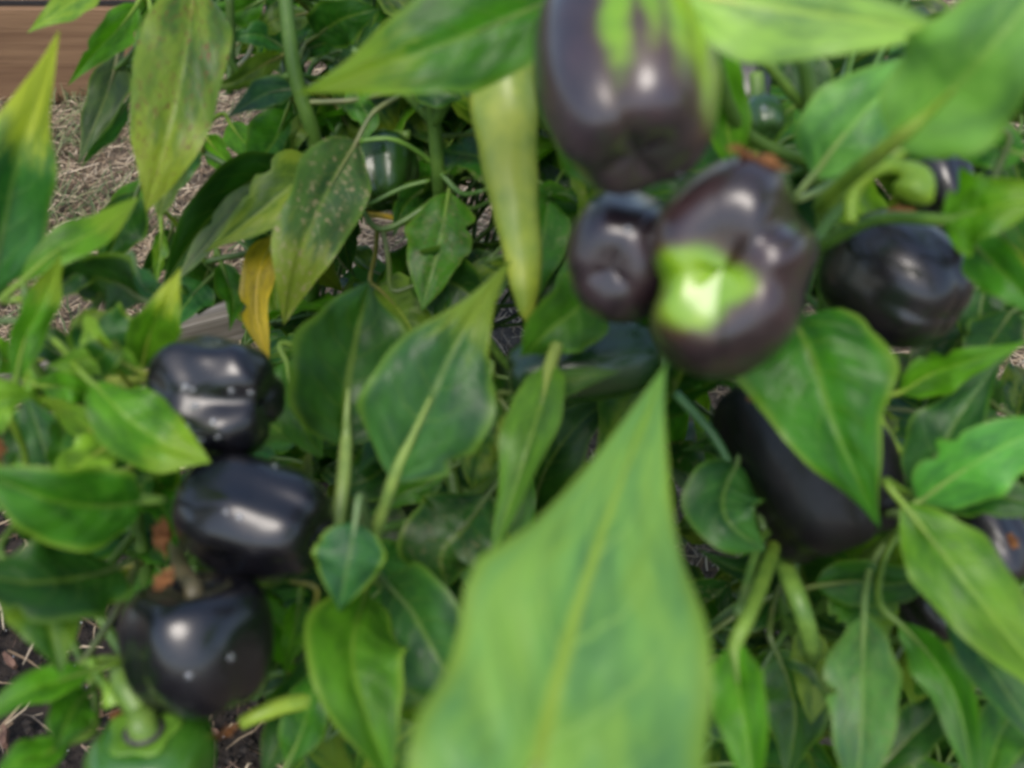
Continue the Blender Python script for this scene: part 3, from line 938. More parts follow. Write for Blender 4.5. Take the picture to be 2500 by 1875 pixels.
leaf('yellowing', '722,218,.66 660,225,.65 610,250,.64 552,290,.64', 40, (.03, .09, .04), roll=18, fold=14, prof='ov')
leaf('yellowing', '700,270,.72 680,320,.71 650,370,.70 600,430,.70', 70, G, roll=14, fold=8, prof='rd')
leaf('yellowing', '560,300,.74 590,340,.73 620,370,.72 670,410,.72', 45, K, roll=-14, fold=14, prof='ov')
leaf('yellowing', '500,330,.72 530,370,.71 560,400,.70 590,440,.70', 36, K, roll=24, fold=14, prof='ov')
leaf('yellowing', '740,270,.72 725,330,.72 715,370,.72 700,410,.72', 40, D, roll=-14, fold=10, prof='rd')
leaf('yellowing', '470,340,.72 450,380,.70 430,430,.69 420,480,.69', 46, B, roll=14, fold=10, prof='rd')
leaf('yellowing', '500,690,.70 470,720,.69 440,760,.68 410,830,.67', 60, B, roll=24, fold=10, prof='ov')
leaf('yellowing', '520,640,.72 500,680,.71 490,720,.70 485,770,.70', 70, D, roll=-14, fold=10, prof='rd')
leaf('yellowing', '770,90,.68 810,60,.67 850,40,.66 930,20,.65', 66, D, roll=14, fold=10, prof='rd')
leaf('yellowing', '720,130,.72 780,110,.71 820,100,.7 880,115,.70', 30, D, roll=-14, fold=10, prof='rd')
leaf('yellowing', '640,0,.66 600,20,.66 560,30,.66 500,20,.66', 40, G, roll=-14, fold=10, prof='rd')
leaf('yellowing', '590,100,.7 555,130,.7 520,160,.69 480,190,.69', 26, (.1, .16, .05), roll=20, fold=16, prof='ov', scar=.3)

leaf('yellowing', '345,440,.70 320,500,.69 300,560,.68 262,650,.67', 46, G, roll=18, fold=18, prof='ov', spot=.3)
leaf('yellowing', '420,560,.72 400,610,.71 370,650,.70 330,700,.70', 38, D, roll=-20, fold=16, prof='ov')
leaf('yellowing', '480,250,.72 450,300,.71 440,350,.70 455,420,.69', 46, D, roll=20, fold=16, prof='ov', mottle=.3)
leaf('yellowing', '540,640,.70 560,700,.69 570,740,.69 560,810,.68', 40, G, roll=-20, fold=14, prof='ov')
leaf('left', '240,640,.54 200,660,.53 160,690,.53 120,740,.53', 46, D, roll=20, fold=18, prof='rd', rim=.8)
leaf('left', '330,650,.55 350,700,.54 390,720,.54 450,730,.54', 40, B, roll=-15, fold=14, prof='ov')

# --- banana-pepper plant leaves
leaf('banana', '1370,-10,.41 1180,70,.40 960,150,.40 722,232,.42', 140, G, roll=10, fold=8, prof='ov', tip=.35, quilt=.06, label='large soft green leaf along the top edge')
leaf('banana', '960,120,.46 925,170,.45 900,210,.45 870,265,.45', 42, K, roll=-12, fold=10, prof='ov')
leaf('banana', '1350,150,.50 1270,165,.49 1180,200,.49 1080,215,.49', 36, B, roll=-18, fold=10, prof='ov')
leaf('banana', '1085,185,.52 1150,205,.51 1220,230,.50 1292,262,.49', 32, (.02, .075, .035), roll=14, fold=14, prof='ov')
leaf('banana', '1095,470,.66 1080,560,.65 1060,640,.65 1030,760,.65', 88, G, roll=14, fold=8, prof='rd', scar=.3, spot=.6, label='green leaf with a brownish bruise')
leaf('banana', '1060,450,.70 1010,480,.69 980,520,.68 960,580,.68', 40, D, roll=-14, fold=8, prof='ov')
leaf('banana', '1000,700,.66 1060,690,.66 1120,700,.66 1190,760,.66', 100, D, roll=12, fold=8, prof='rd')
leaf('banana', '920,700,.70 960,740,.68 990,780,.67 1040,880,.66', 90, O, roll=-12, fold=8, prof='rd')
leaf('banana', '1330,330,.66 1380,400,.66 1400,480,.66 1390,600,.66', 80, D, roll=12, fold=8, prof='rd')
leaf('banana', '1330,600,.64 1360,660,.63 1380,720,.62 1370,820,.62', 80, G, roll=12, fold=8, prof='rd')
leaf('banana', '1000,150,.60 1040,190,.6 1080,220,.6 1130,240,.6', 60, D, roll=12, fold=8, prof='rd')
leaf('banana', '860,200,.66 880,250,.66 900,300,.66 880,360,.66', 40, G, roll=12, fold=14, prof='ov')
leaf('middle', '1240,960,.53 1310,950,.50 1390,930,.485 1520,905,.48', 44, (.05, .13, .02), roll=-14, fold=12, prof='rd', scar=.4)
rx = random.Random(5)
for k in range(26):
    x, y, d = rx.uniform(-20, 330), rx.uniform(870, 1260), rx.uniform(.47, .57)
    an, ln = rx.uniform(0, 6.28), rx.uniform(110, 190)
    dx, dy, dd = math.cos(an) * ln, math.sin(an) * ln, rx.uniform(-.03, .02)
    leaf('left', f'{x},{y},{d} {x + dx * .5 + rx.uniform(-14, 14)},{y + dy * .5 - 10},{d + dd - .012} {x + dx},{y + dy},{d + dd}', rx.uniform(30, 50), rx.choice((G, K, D, L_, B)), roll=rx.uniform(-35, 35), fold=rx.uniform(4, 26), prof=rx.choice(('ov', 'ln', 'rd')), wave=.2, tip=rx.choice((0, 0, .3)))
for k in range(30):
    x, y, d = rx.uniform(470, 860), rx.uniform(10, 430), rx.uniform(.69, .80)
    if any((x - g[0]) ** 2 + (y - g[1]) ** 2 < (g[2] + 45) ** 2 for g in ((570, 60, 60), (570, 240, 50), (700, 200, 30), (745, 150, 30))): continue
    an, ln = rx.uniform(.2, 2.9), rx.uniform(90, 170)
    dx, dy, dd = math.cos(an) * ln, math.sin(an) * ln, rx.uniform(-.04, .02)
    leaf('yellowing', f'{x},{y},{d} {x + dx * .5 + rx.uniform(-14, 14)},{y + dy * .5 - 10},{d + dd - .012} {x + dx},{y + dy},{d + dd}', rx.uniform(22, 40), rx.choice((G, K, D, O, B)), roll=rx.uniform(-40, 40), fold=rx.uniform(6, 30), prof=rx.choice(('ov', 'ln', 'ov')), wave=.22, spot=rx.choice((0, .4)), scar=rx.choice((0, 0, .4)))
# stray stems seen in the gaps
for pk, spec, r, c in (('banana', '870,345,.64 960,340,.64 1040,385,.655 1070,420,.665', .0016, (.1, .22, .03)), ('banana', '860,520,.68 950,530,.69 1040,560,.7', .0024, (.42, .30, .03)),
                       ('banana', '900,500,.67 980,460,.67 1050,440,.67', .0016, (.08, .18, .03)), ('right', '1650,960,.5 1740,1060,.49 1790,1150,.49', .0026, (.06, .16, .05)),
                       ('right', '1900,1200,.57 1897,1275,.55 1912,1370,.515 1940,1440,.49 1968,1520,.487 1985,1600,.50', .0055, (.12, .24, .04)), ('middle', '1090,1170,.57 1160,1210,.57 1250,1230,.57', .0024, (.1, .2, .03)),
                       ('right', '1860,140,.46 1960,260,.48 2020,330,.5', .0028, (.1, .2, .03)), ('right', '2220,1340,.5 2250,1260,.48 2330,1250,.47', .003, (.12, .24, .04)),
                       ('yellowing', '560,-20,.64 565,120,.66 560,230,.67', .003, (.07, .14, .03)), ('yellowing', '830,300,.7 800,360,.7 780,420,.7', .0024, (.06, .14, .03)),
                       ('left', '230,1480,.5 290,1580,.49 330,1620,.48 300,1640,.47', .003, (.1, .2, .04)), ('middle', '990,1130,.59 1060,1160,.58 1110,1190,.575', .002, (.1, .2, .03))):
    o = tube('branch', pts_of(spec), r, r * .85, MST, PL[pk], n=12)
    o.color = (*c, 1)

# --- small leaves deeper in the plants
GAPS = [(570, 60, 60), (570, 240, 50), (700, 200, 30), (745, 150, 30), (950, 570, 62), (960, 640, 40), (1150, 500, 60), (1200, 560, 50), (1110, 590, 30), (850, 690, 22), (1240, 860, 52), (1290, 840, 30), (1380, 1070, 60),
        (1200, 820, 30), (1840, 1330, 34), (1860, 1420, 26), (1750, 1450, 34), (1850, 1560, 40), (1770, 1380, 40), (1955, 1660, 60), (1765, 950, 40), (790, 1215, 62), (1680, 1180, 42), (1760, 1490, 30), (1700, 1210, 30), (740, 1130, 30)]
OPEN = [(-200, 230, 560, 1130), (-200, 1500, 320, 2000), (250, 1690, 640, 2000), (-100, 0, 260, 400), (260, 560, 520, 1100)]
FILLM = []
for k in range(10):
    sp = spline([Vector((0, 0, 0)), Vector((.33, random.uniform(-.05, .05), .05)), Vector((.66, random.uniform(-.08, .08), .03)), Vector((1, random.uniform(-.1, .1), random.uniform(-.22, -.02)))], 14)
    vs, fs, uv = leaf_geo(sp, random.uniform(.22, .32), lambda i, t: Vector((-t.y, t.x, 0)).normalized(), random.choice(('ov', 'rd', 'ov')), random.uniform(0, 22), random.uniform(0, 22),
                          .16, .04, nv=4, seed=500 + k)
    me = bpy.data.meshes.new('leaf')
    me.from_pydata([tuple(v) for v in vs], [], fs)
    me.polygons.foreach_set('use_smooth', [True] * len(me.polygons))
    me.materials.append(ML)
    set_uv(me, uv)
    FILLM.append(me)


def px_of(p):
    r = p - CAM
    d = r.dot(FW)
    return 1250 + r.dot(RT) / d * 2500 / W, 937.5 - r.dot(UPV) / d * 2500 / W, d


def blocked(pts):
    for p in pts:
        x, y, d = px_of(p)
        for gx, gy, gr in GAPS:
            if (x - gx) ** 2 + (y - gy) ** 2 < (gr * 0.85) ** 2: return True
        for a, b_, c, e in OPEN:
            if a < x < c and b_ < y < e: return True
    return False


FILLC = {'left': 0, 'middle': 0, 'right': 0, 'yellowing': 0, 'banana': 0}
LIM = {'left': 50, 'middle': 185, 'right': 235, 'yellowing': 110, 'banana': 200}
tries = 0
while tries < 30000 and any(FILLC[k] < LIM[k] for k in LIM):
    tries += 1
    x, y = random.uniform(420, 2560), random.uniform(-60, 1950)
    d = random.uniform(.60, 1.0)
    if y > 1400: d = random.uniform(.52, .70)
    if x > 1700: d = random.uniform(.53, .78)
    if x < 1000 and y < 900: d = random.uniform(.74, 1.05)
    if d > gdepth(y) - .09: continue
    pk = 'yellowing' if x < 900 and y < 760 else 'banana' if x < 1500 and y < 800 else 'left' if x < 720 else 'middle' if x < 1500 else 'right'
    if FILLC[pk] >= LIM[pk]: continue
    node = P(x, y, d)
    near = min(BR[pk], key=lambda q: (q - node).length)
    if (near - node).length > .34: continue
    new = []
    az0 = random.uniform(0, 6.28)
    for j in range(random.randint(4, 6)):
        az = az0 + j * 2.4 + random.uniform(-.4, .4)
        Ls = random.uniform(.06, .125)
        dr = Vector((math.cos(az), math.sin(az), random.uniform(-1.1, .25))).normalized()
        pet = random.uniform(.015, .035)
        b0 = node + Vector((dr.x, dr.y, abs(dr.z) * .3 + .15)).normalized() * pet
        tipp = b0 + dr * Ls
        if tipp.z < .03: continue
        dmn = .70 if px_of(tipp)[0] < 1010 and px_of(tipp)[1] < 920 else .54
        if px_of(tipp)[2] < dmn or px_of(b0)[2] < dmn: continue
        sd_ = dr.cross(Vector((0, 0, 1))).normalized() * Ls * .25
        m_ = b0.lerp(tipp, .4)
        if blocked([b0, b0.lerp(tipp, .3), b0.lerp(tipp, .6), tipp, m_ + sd_, m_ - sd_]): continue
        new.append((dr, b0, Ls))
    if len(new) < (2 if tries < 12000 else 1): continue
    bo = tube('branch', [near, near.lerp(node, .5) - Vector((0, 0, .01)), node], .0024, .0014, MST, PL[pk], n=7, sides=6)
    bo.color = (.07, .16, .03, 1)
    for dr, b0, Ls in new:
        FILLC[pk] += 1
        X = dr
        Yv = Vector((0, 0, 1)).cross(X).normalized()
        Yv = Quaternion(X, random.uniform(-.5, .5)) @ Yv
        Zv = X.cross(Yv)
        o = bpy.data.objects.new('leaf', random.choice(FILLM))
        COL.objects.link(o)
        o.parent = PL[pk]
        mt = Matrix((X, Yv, Zv)).transposed().to_4x4()
        mt = Matrix.Translation(b0 - WLOC[PL[pk]]) @ mt @ Matrix.Scale(Ls, 4)
        o.matrix_local = mt
        WLOC[o] = b0
        c = random.choice((G, D, D, D, B, G, D, K))
        o.color = (*[q * random.uniform(.85, 1.15) for q in c], 1)
        for k, v in (('tip', random.choice((0, 0, 0, 0, 0, .3))), ('spot', random.choice((0, 0, .3))), ('mottle', random.choice((0, 0, 0, .5))), ('scar', random.choice((0, 0, .3))), ('rim', .3)):
            o[k] = float(v)
        v, f = tube_geo(spline([node, node.lerp(b0, .5) + Vector((0, 0, .003)), b0 + dr * .004], 6), .0012, 6)
        po = mesh_obj('petiole', [q - b0 for q in v], f, MST)
        po.parent = o
        po.matrix_local = (Matrix((X, Yv, Zv)).transposed().to_4x4() @ Matrix.Scale(Ls, 4)).inverted()
        po.color = (.085, .16, .03, 1)

# ------------------------------------------------------------------ peppers
PEP = []
PUR = (.0075, .0058, .0068)


def pepper(name, label, cx, cy, d, axis, wpx, lpx, lobes=4, phase=0.0, amp=.16, taper=.15, dip=.22, bdip=.16, col=PUR, mat=None, patchf=None, seed=0, calyx=True, stalk=None, squash=1.0, lobew=.34, bumpf=1.6,
           bump=.02, stalkr=.0045, stalkcol=(.13, .24, .04), pw=.62, side=None, calcol=(.07, .16, .03), cat='pepper', group=None, calr=.46, gro=None, collar=False):
    """bell pepper. axis: camera-space direction from stem end to blossom end; wpx,lpx width and length in photo pixels at depth d."""
    mat = mat or MP
    c = P(cx, cy, d)
    ax = camdir(*axis)
    up0 = camdir(*(side or (0, 1, 0.05)))
    ex = (up0 - ax * up0.dot(ax)).normalized()
    ey = ax.cross(ex)
    Rw, Lh = M(wpx, d) / 2, M(lpx, d) / 2
    rs = random.Random(seed + 50)
    gro = [R(q) for q in gro] if gro else [phase + 2 * math.pi * k / lobes + rs.uniform(-.16, .16) for k in range(lobes)]
    gam = [amp * rs.uniform(.75, 1.2) for _ in gro]
    lob = [rs.uniform(.95, 1.06) for _ in range(lobes)]
    nt_, nz = 72, 44
    vs, fs, pa = [], [], []
    for i in range(nz + 1):
        ph = math.pi * i / nz
        s, cz = math.sin(ph), math.cos(ph)
        r0 = max(0.0, s) ** pw
        for j in range(nt_):
            th = 2 * math.pi * j / nt_
            g = 0.0
            for q, a_ in zip(gro, gam):
                dd = (th - q + math.pi) % (2 * math.pi) - math.pi
                g += a_ * math.exp(-(dd / lobew) ** 2)
            lb = lob[int(((th - phase) % (2 * math.pi)) / (2 * math.pi) * lobes) % lobes]
            tz = (1 + cz) / 2      # 1 at stem end
            rad = r0 * (1 - taper * (1 - tz)) * (1 - g * (0.55 + .9 * (1 - tz)))
            lump = bump * noise.noise((math.cos(th) * bumpf + seed * 7, math.sin(th) * bumpf, cz * bumpf + seed))
            rad *= 1 + lump * 2
            rr = r0
            zz = cz
            zz -= dip * math.exp(-(rr / .42) ** 2) if cz > 0 else 0
            if cz < 0:
                zz += bdip * math.exp(-(rr / .45) ** 2) + g * .55 * (1 - abs(rr)) 
                zz += (1 - lb) * 0.8 * rr
            p = ex * (rad * Rw * math.cos(th)) + ey * (rad * Rw * squash * math.sin(th)) - ax * (zz * Lh)
            vs.append(p)
            pa.append(patchf(p, th, cz, Rw, Lh) if patchf else 0.0)
    for i in range(nz):
        for j in range(nt_):
            fs.append((i * nt_ + j, (i + 1) * nt_ + j, (i + 1) * nt_ + (j + 1) % nt_, i * nt_ + (j + 1) % nt_))
    # drop collapsed pole rings: cap
    e = empty(name, c)
    tag(e, label, cat, group or 'peppers on the plants')
    b = mesh_obj('flesh', [v + c for v in vs], fs, mat, e, loc=c)
    at = b.data.attributes.new('patch', 'FLOAT', 'POINT')
    at.data.foreach_set('value', pa)
    b.color = (*col, 1)
    PEP.append(b)
    top = c - ax * (Lh * (1 - dip))
    if calyx:
        # star shaped cap with a rim
        cv, cf = [], []
        n5 = 30
        for ri, (rr, hz) in enumerate(((.08 * calr / .46, .06), (.22 * calr / .46, .05), (.36 * calr / .46, .045), (calr, .075))):
            for j in range(n5):
                th = 2 * math.pi * j / n5
                k = 1 + .13 * math.cos(5 * th) * (rr / calr) ** 2
                q = rr * k * Rw
                base = -dip * math.exp(-((rr * .9) / .42) ** 2) + dip
                cv.append(top + ex * (q * math.cos(th)) + ey * (q * math.sin(th)) - ax * ((base + hz) * Lh * .82))
        for ri in range(3):
            for j in range(n5):
                cf.append((ri * n5 + j, ri * n5 + (j + 1) % n5, (ri + 1) * n5 + (j + 1) % n5, (ri + 1) * n5 + j))
        cf.append(tuple(range(n5)))
        co = mesh_obj('calyx', cv, cf, MST, e, loc=top)
        so = co.modifiers.new('thickness', 'SOLIDIFY'); so.thickness = .0012
        co.color = (*calcol, 1)
    if collar:
        rv, rf = tube_geo([top - ax * Lh * .10, top - ax * Lh * .16, top - ax * Lh * .18], [Rw * .30, Rw * .27, Rw * .15], 24)
        mesh_obj('stalk_collar', rv, rf, MCAL, e, loc=top)
    if stalk is not None:
        pth = [top + ax * Lh * .02, top - ax * Lh * .25] + (pts_of(stalk) if stalk else [top - ax * Lh * .6 + UPV * .01])
        so = tube('stalk', pth, stalkr, stalkr * .8, MST, e, n=14, sides=10)
        so.color = (*stalkcol, 1)
    return e


def streaks(p, th, cz, Rw, Lh):
    # green showing from the stem end in long streaks
    x, y, zc = p.dot(RT) / Rw, p.dot(UPV) / Lh, -p.dot(FW) / Rw
    v = 0.0
    for x0, wd, lo in ((-.20, .20, -.34), (.13, .17, -.05), (.42, .22, -.26), (.70, .20, -.60), (.93, .16, -.9)):
        k = math.exp(-((x - x0 - .06 * noise.noise((y * 3, x0 * 9, 0))) / wd) ** 2) / (1 + math.exp(-(y - lo) * 5))
        v = max(v, k)
    return .9 * v * (1 if zc > -.3 else .6)


pepper('purple_pepper', 'long dark purple bell pepper streaked with green at the top edge', 1530, 172, .345, (.04, -.86, .48), 462, 585, 4, .6, .085, .04, .2, .09, pw=.47, patchf=streaks, seed=1, stalk='',
       col=(.034, .025, .028))


def greenstar(p, th, cz, Rw, Lh):
    x, y = p.dot(RT) / Rw, p.dot(UPV) / Rw
    if -p.dot(FW) < 0: return 0.0
    dx, dy = x + .36, y + .21
    ang = math.atan2(dy, dx)
    r = math.hypot(dx, dy * 1.05)
    lim = .365 + .05 * math.cos(3 * ang - .3) + .03 * math.cos(5 * ang)
    return max(0.0, min(1.0, (lim - r) / .29 + .5))


pepper('purple_pepper', 'big purple bell pepper facing the viewer with a bright green patch', 1780, 655, .365, (-.30, -.12, .93), 556, 430, 4, .35, .19, .05, .2, .24, gro=(-42, -88, 112), lobew=.30, patchf=greenstar, seed=12, stalk='1880,420,.46',
       side=(.3, .95, 0), squash=.80, bump=.025, col=(.030, .018, .018), pw=.56)
pepper('purple_pepper', 'small round purple pepper pressed against the left of the green patched one', 1522, 628, .388, (-.30, -.30, .85), 350, 300, 3, 1.9, .06, .1, .2, .10, seed=3, stalk='1600,560,.47', squash=.84, bump=.03, side=(.15, 1, 0),
       col=(.025, .016, .018))
pepper('purple_pepper', 'shiny black pepper under an arching green stalk at the right', 2186, 682, .47, (.55, -.62, .55), 330, 340, 4, .2, .06, .10, .2, .04, seed=4, bump=.01, stalk='2040,560,.52', squash=1.0)
pepper('purple_pepper', 'long matt black pepper half covered by a broad green leaf', 1975, 1120, .50, (.34, -.88, .18), 430, 480, 4, .5, .13, .10, .18, .14, seed=5, pw=.46, stalk='1830,930,.53', col=(.005, .0045, .0045), mat=MPD, cat='pepper')
pepper('purple_pepper', 'small black pepper peeping out behind the curled bud', 2300, 455, .53, (.2, -.9, .2), 170, 200, 4, .2, .12, .12, .2, .1, seed=6, stalk='')
pepper('purple_pepper', 'lumpy black pepper with a deep crease, topmost of the left stack', 527, 970, .47, (.95, -.10, .20), 312, 300, 3, .30, .25, .06, .18, .12, seed=7, mat=MPL, col=(.0045, .0045, .0062), stalk='420,900,.54', side=(0, .18, 1), lobew=.40, bump=.05, bumpf=2.1, squash=1.0, pw=.42)
pepper('purple_pepper', 'smooth black pepper in the middle of the left stack', 620, 1262, .45, (.93, -.22, .25), 305, 372, 4, 1.1, .09, .06, .2, .1, seed=8, mat=MPL, col=(.0045, .0045, .0062), stalk='470,1180,.53', side=(0, .4, 1), bump=.04, pw=.5)
pepper('purple_pepper', 'round black pepper with a heart shaped dip, lowest of the left stack', 487, 1570, .43, (.07, -.93, -.10), 405, 330, 4, .78, .13, .16, .40, .10, seed=9, mat=MPL, col=(.0045, .0045, .0062), pw=.55, stalk='440,1380,.46 430,1330,.5', stalkcol=(.10, .09, .05), side=(0, .4, 1), bump=.02, calcol=(.05, .05, .03))
pepper('green_pepper', 'green pepper cut off by the bottom edge with a thick stalk', 372, 1862, .43, (.0, -.80, -.45), 330, 240, 4, .2, .1, .15, .16, .1, col=(.040, .15, .012), mat=MGP, seed=10, stalk='345,1740,.425 300,1655,.43 330,1590,.46', stalkr=.0068,
       calcol=(.10, .24, .025), calr=.48, collar=True, cat='pepper')
pepper('purple_pepper', 'dark pepper in shade beside the streaked purple pepper', 1815, 205, .52, (0, -.9, .3), 150, 200, 4, .2, .12, .12, .2, .1, seed=13, stalk='')
pepper('green_pepper', 'tiny round dark green pepper beneath the lime leaf', 1865, 285, .48, (.1, -.8, .5), 100, 110, 3, .2, .06, .05, .15, .08, col=(.02, .07, .012), mat=MGP, seed=14, stalk='')
pepper('purple_pepper', 'dark pepper with an orange dried petal at the right edge', 2420, 1320, .50, (.3, -.8, .4), 190, 230, 4, .2, .12, .12, .2, .1, seed=15, stalk='')
pepper('purple_pepper', 'shaded black pepper low on the right under the slanting leaf', 2285, 1475, .52, (.3, -.8, .4), 190, 190, 4, .2, .12, .12, .2, .1, seed=16, stalk='')
pepper('green_pepper', 'glossy dark green pepper beside the thick stem in the middle', 938, 420, .70, (.05, -.9, .3), 185, 190, 4, .5, .12, .12, .2, .1, col=(.016, .062, .006), mat=MGP, seed=17, stalk='1000,330,.70')
pepper('green_pepper', 'dark green pepper lying sideways behind the small purple pepper', 1425, 890, .52, (-.93, -.15, .1), 215, 400, 3, .2, .10, .1, .2, .1, col=(.010, .042, .006), mat=MGP, seed=18, stalk='', side=(0, .3, 1))


# long pale banana pepper
def banana():
    path = spline(pts_of('1235,90,.50 1233,250,.50 1250,460,.50 1278,640,.50 1284,786,.50'), 40)
    wid = [(0, 62), (.08, 80), (.3, 78), (.42, 70), (.55, 57), (.7, 47), (.85, 36), (.95, 20), (.985, 9), (1, 1)]
    rad = []
    for i in range(40):
        u = i / 39
        for (a_, x), (b_, y) in zip(wid, wid[1:]):
            if u <= b_:
                rad.append(M(x + (y - x) * (u - a_) / (b_ - a_), .5)); break
    v, f = tube_geo(path, rad, 28)
    for k in range(len(v)):
        i, j = divmod(k, 28)
        v[k] = path[i] + (v[k] - path[i]) * (1 + .05 * math.sin(3 * j / 28 * 6.28 + i * .05) + .09 * noise.noise((i * .2, math.cos(j / 28 * 6.28), math.sin(j / 28 * 6.28))))
    e = empty('banana_pepper', path[0])
    tag(e, 'long pale yellow green pepper tapering to a point, hanging in the middle', 'pepper', 'peppers on the plants')
    b = mesh_obj('flesh', v, f, MBP, e, loc=path[0])
    b.color = (.26, .36, .035, 1)
    PEP.append(b)
    s = tube('stalk', [path[0], path[0] + UPV * .03, P(1250, 30, .54)], .005, .004, MST, e)
    s.color = (.12, .22, .04, 1)


banana()


def bud(label, spec, r0, r1, col, dry=None, name='pepper_bud'):
    pts = pts_of(spec)
    e = empty(name, pts[0])
    tag(e, label, 'pepper bud', 'young buds on the plants')
    n = 26
    pth = spline(pts, n)
    rr = []
    for i in range(n):
        u = i / (n - 1)
        if u < .62: rr.append(r0)
        else:
            k = (u - .62) / .38
            rr.append(r0 + (r1 - r0) * math.sin(min(1, k * 1.0) * math.pi * .5) if k < .75 else r0 + (r1 - r0) * math.sqrt(max(0, 1 - ((k - .75) / .25) ** 2)) - (r0 if k > .97 else 0) * .9)
    v, f = tube_geo(pth, rr, 14)
    o = mesh_obj('flower_stalk', v, f, MST, e, loc=pts[0])
    o.color = (*col, 1)
    if dry:
        c = P(*dry[:3])
        v, f = crumple(c, M(dry[3], dry[2]), M(dry[4], dry[2]), dry[5], 91)
        mesh_obj('dry_petals', v, f, MPT, e, loc=c)
    return e


def crumple(c, hw, hh, ang, seed):
    """a crumpled, torn little wad of papery petals, facing the viewer."""
    vs, fs = [], []
    rs = random.Random(int(seed * 100))
    nr, na = 5, 22
    ca, sa = math.cos(ang), math.sin(ang)
    for layer in range(4):
        o = len(vs)
        ox, oy = rs.uniform(-.45, .45), rs.uniform(-.45, .45)
        sc = rs.uniform(.5, .85)
        tx, ty = rs.uniform(-.8, .8), rs.uniform(-.8, .8)
        for i in range(nr):
            for j in range(na):
                th = 2 * math.pi * j / na
                rr = i / (nr - 1)
                edge = .75 + .55 * noise.noise((math.cos(th) * 2.2 + seed, math.sin(th) * 2.2, layer * 4.0)) + .25 * rs.uniform(-1, 1) * rr
                x, y = rr * edge * math.cos(th) * sc + ox, rr * edge * math.sin(th) * sc + oy
                zz = .9 * noise.noise((x * 2.6 + seed, y * 2.6, layer * 5)) + tx * (x - ox) + ty * (y - oy) + .3 * rr * rs.uniform(-1, 1)
                xx, yy = x * hw, y * hh
                vs.append(c + RT * (xx * ca - yy * sa) + UPV * (xx * sa + yy * ca) - FW * (zz * min(hw, hh)))
        for i in range(nr - 1):
            for j in range(na):
                fs.append((o + i * na + j, o + i * na + (j + 1) % na, o + (i + 1) * na + (j + 1) % na, o + (i + 1) * na + j))
    return vs, fs


bud('curled lime green bud arching over at upper right', '2075,545,.40 2083,475,.40 2128,422,.395 2192,408,.39 2238,440,.385 2218,492,.385', .0028, .0082, (.25, .42, .035))
bud('pale green bud with an orange dry flower end at the bottom left', '225,1610,.44 240,1650,.435 265,1685,.43 282,1722,.43', .0022, .0052, (.2, .38, .04), (300, 1748, .428, 30, 22, -.5))
bud('pale curved bud pointing left with a dry orange tip near the bottom edge', '780,1700,.47 740,1712,.46 690,1722,.455 630,1745,.45 585,1768,.45', .0042, .0032, (.24, .38, .04), (548, 1785, .45, 34, 18, .45))
for k, (lab, x, y, d, hw, hh, ang) in enumerate((
        ('brick brown dried petal hanging left of the middle stacked pepper', 397, 1310, .455, 26, 52, .1),
        ('orange dried petal on top of the heart dipped black pepper', 398, 1412, .415, 32, 30, .4),
        ('rusty dried flower crust on top of the green patched pepper', 1845, 390, .345, 100, 32, -.22),
        ('rusty dried petal lying on the arching stalk at right', 2195, 520, .425, 46, 18, .12),
        ('small pinkish dried petal stuck between purple pepper and broad leaf', 1840, 972, .43, 18, 16, 0),
        ('orange dried petal at the left edge', -2, 1092, .45, 24, 34, 0),
        ('orange dried petal beside the dark pepper at the right edge', 2468, 1325, .47, 18, 26, .2),
        ('tiny orange dried petal near the top edge right of the streaked pepper', 1724, 18, .38, 16, 22, 0))):
    c = P(x, y, d)
    v, f = crumple(c, M(hw, d), M(hh, d), ang, 3.3 * k + 1)
    o = mesh_obj('dried_petal', v, f, MPT, loc=c)
    tag(o, lab, 'dried petal', 'dried flower petals')

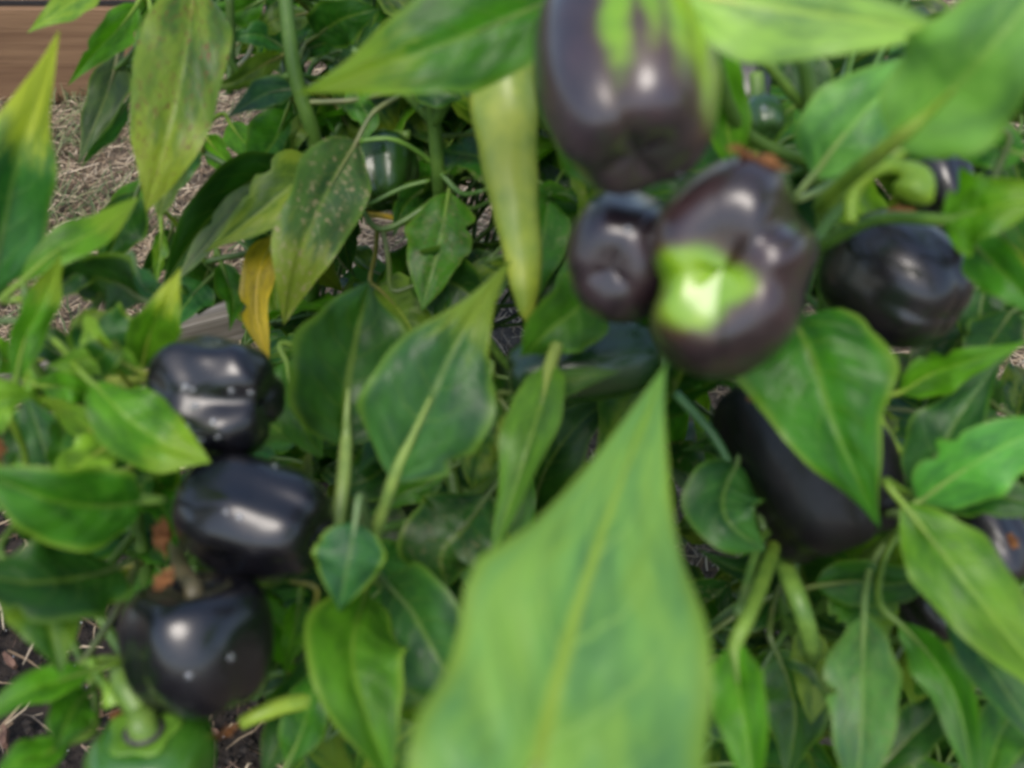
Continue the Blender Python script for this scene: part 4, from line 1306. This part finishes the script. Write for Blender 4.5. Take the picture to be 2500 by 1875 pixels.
# ------------------------------------------------------------------ water droplets on the peppers
dg = bpy.context.evaluated_depsgraph_get()
trees = []
for b in PEP:
    mw = Matrix.Translation(WLOC[b])
    trees.append(BVHTree.FromPolygons([mw @ v.co for v in b.data.vertices], [tuple(p.vertices) for p in b.data.polygons]))
DROP = None
for x, y, r, lab in ((452, 945, 9, 'bright droplet on the left shoulder of the lumpy top pepper'), (470, 951, 6, 'small droplet touching the bright one on the lumpy top pepper'),
                     (565, 955, 7, 'droplet in the upper middle of the lumpy top pepper'), (612, 960, 7, 'droplet on the right side of the lumpy top pepper'),
                     (475, 992, 8, 'droplet lying in the crease of the lumpy top pepper'), (520, 1030, 8, 'brightest droplet below the crease of the lumpy top pepper'),
                     (490, 1075, 8, 'lowest droplet on the lumpy top pepper'), (532, 1068, 7, 'droplet low on the lumpy top pepper, right of the lowest one'),
                     (458, 1040, 7, 'faint droplet at the lower left of the lumpy top pepper'), (585, 1262, 8, 'round droplet in the middle of the smooth stacked pepper'),
                     (672, 1137, 8, 'droplet on the upper right of the smooth stacked pepper'), (552, 1250, 6, 'small droplet left of the round one on the smooth stacked pepper'),
                     (565, 1605, 9, 'droplet on the right face of the heart dipped pepper'), (462, 1650, 8, 'droplet low on the heart dipped pepper'),
                     (1535, 560, 9, 'droplet on the small round purple pepper'), (1660, 430, 8, 'droplet at the lower end of the streaked purple pepper'),
                     (1865, 265, 7, 'bright droplet on the tiny round green pepper')):
    dirv = (P(x, y, 1.0) - CAM).normalized()
    best = None
    for t in trees:
        h = t.ray_cast(CAM, dirv)
        if h[0] is not None and (best is None or h[3] < best[3]):
            best = h
    if best is None: continue
    rr = M(r, best[3]) * 1.15
    if DROP is None:
        vs, fs = [], []
        for i in range(7):
            a_ = math.pi / 2 * i / 6
            for j in range(14):
                vs.append((math.sin(a_ * 1.15) * math.cos(j / 14 * 6.2832), math.sin(a_ * 1.15) * math.sin(j / 14 * 6.2832), math.cos(a_ * 1.15) * .8))
        for i in range(6):
            for j in range(14):
                fs.append((i * 14 + j, (i + 1) * 14 + j, (i + 1) * 14 + (j + 1) % 14, i * 14 + (j + 1) % 14))
        fs.append(tuple(6 * 14 + j for j in range(14))[::-1])
        o = mesh_obj('water_droplet', vs, fs, MWATER)
        DROP = o.data
    else:
        o = mesh_obj('water_droplet', None, None, None, mesh=DROP)
    o.location = best[0]
    o.rotation_euler = best[1].to_track_quat('Z', 'Y').to_euler()
    o.scale = (rr, rr, rr)
    tag(o, lab, 'water droplet', 'water droplets on the peppers')
print('pa', max(q.value for q in PEP[0].data.attributes['patch'].data), sum(q.value > .3 for q in PEP[0].data.attributes['patch'].data))
print('leaves', LEAFN, FILLC, 'objects', len(bpy.data.objects))
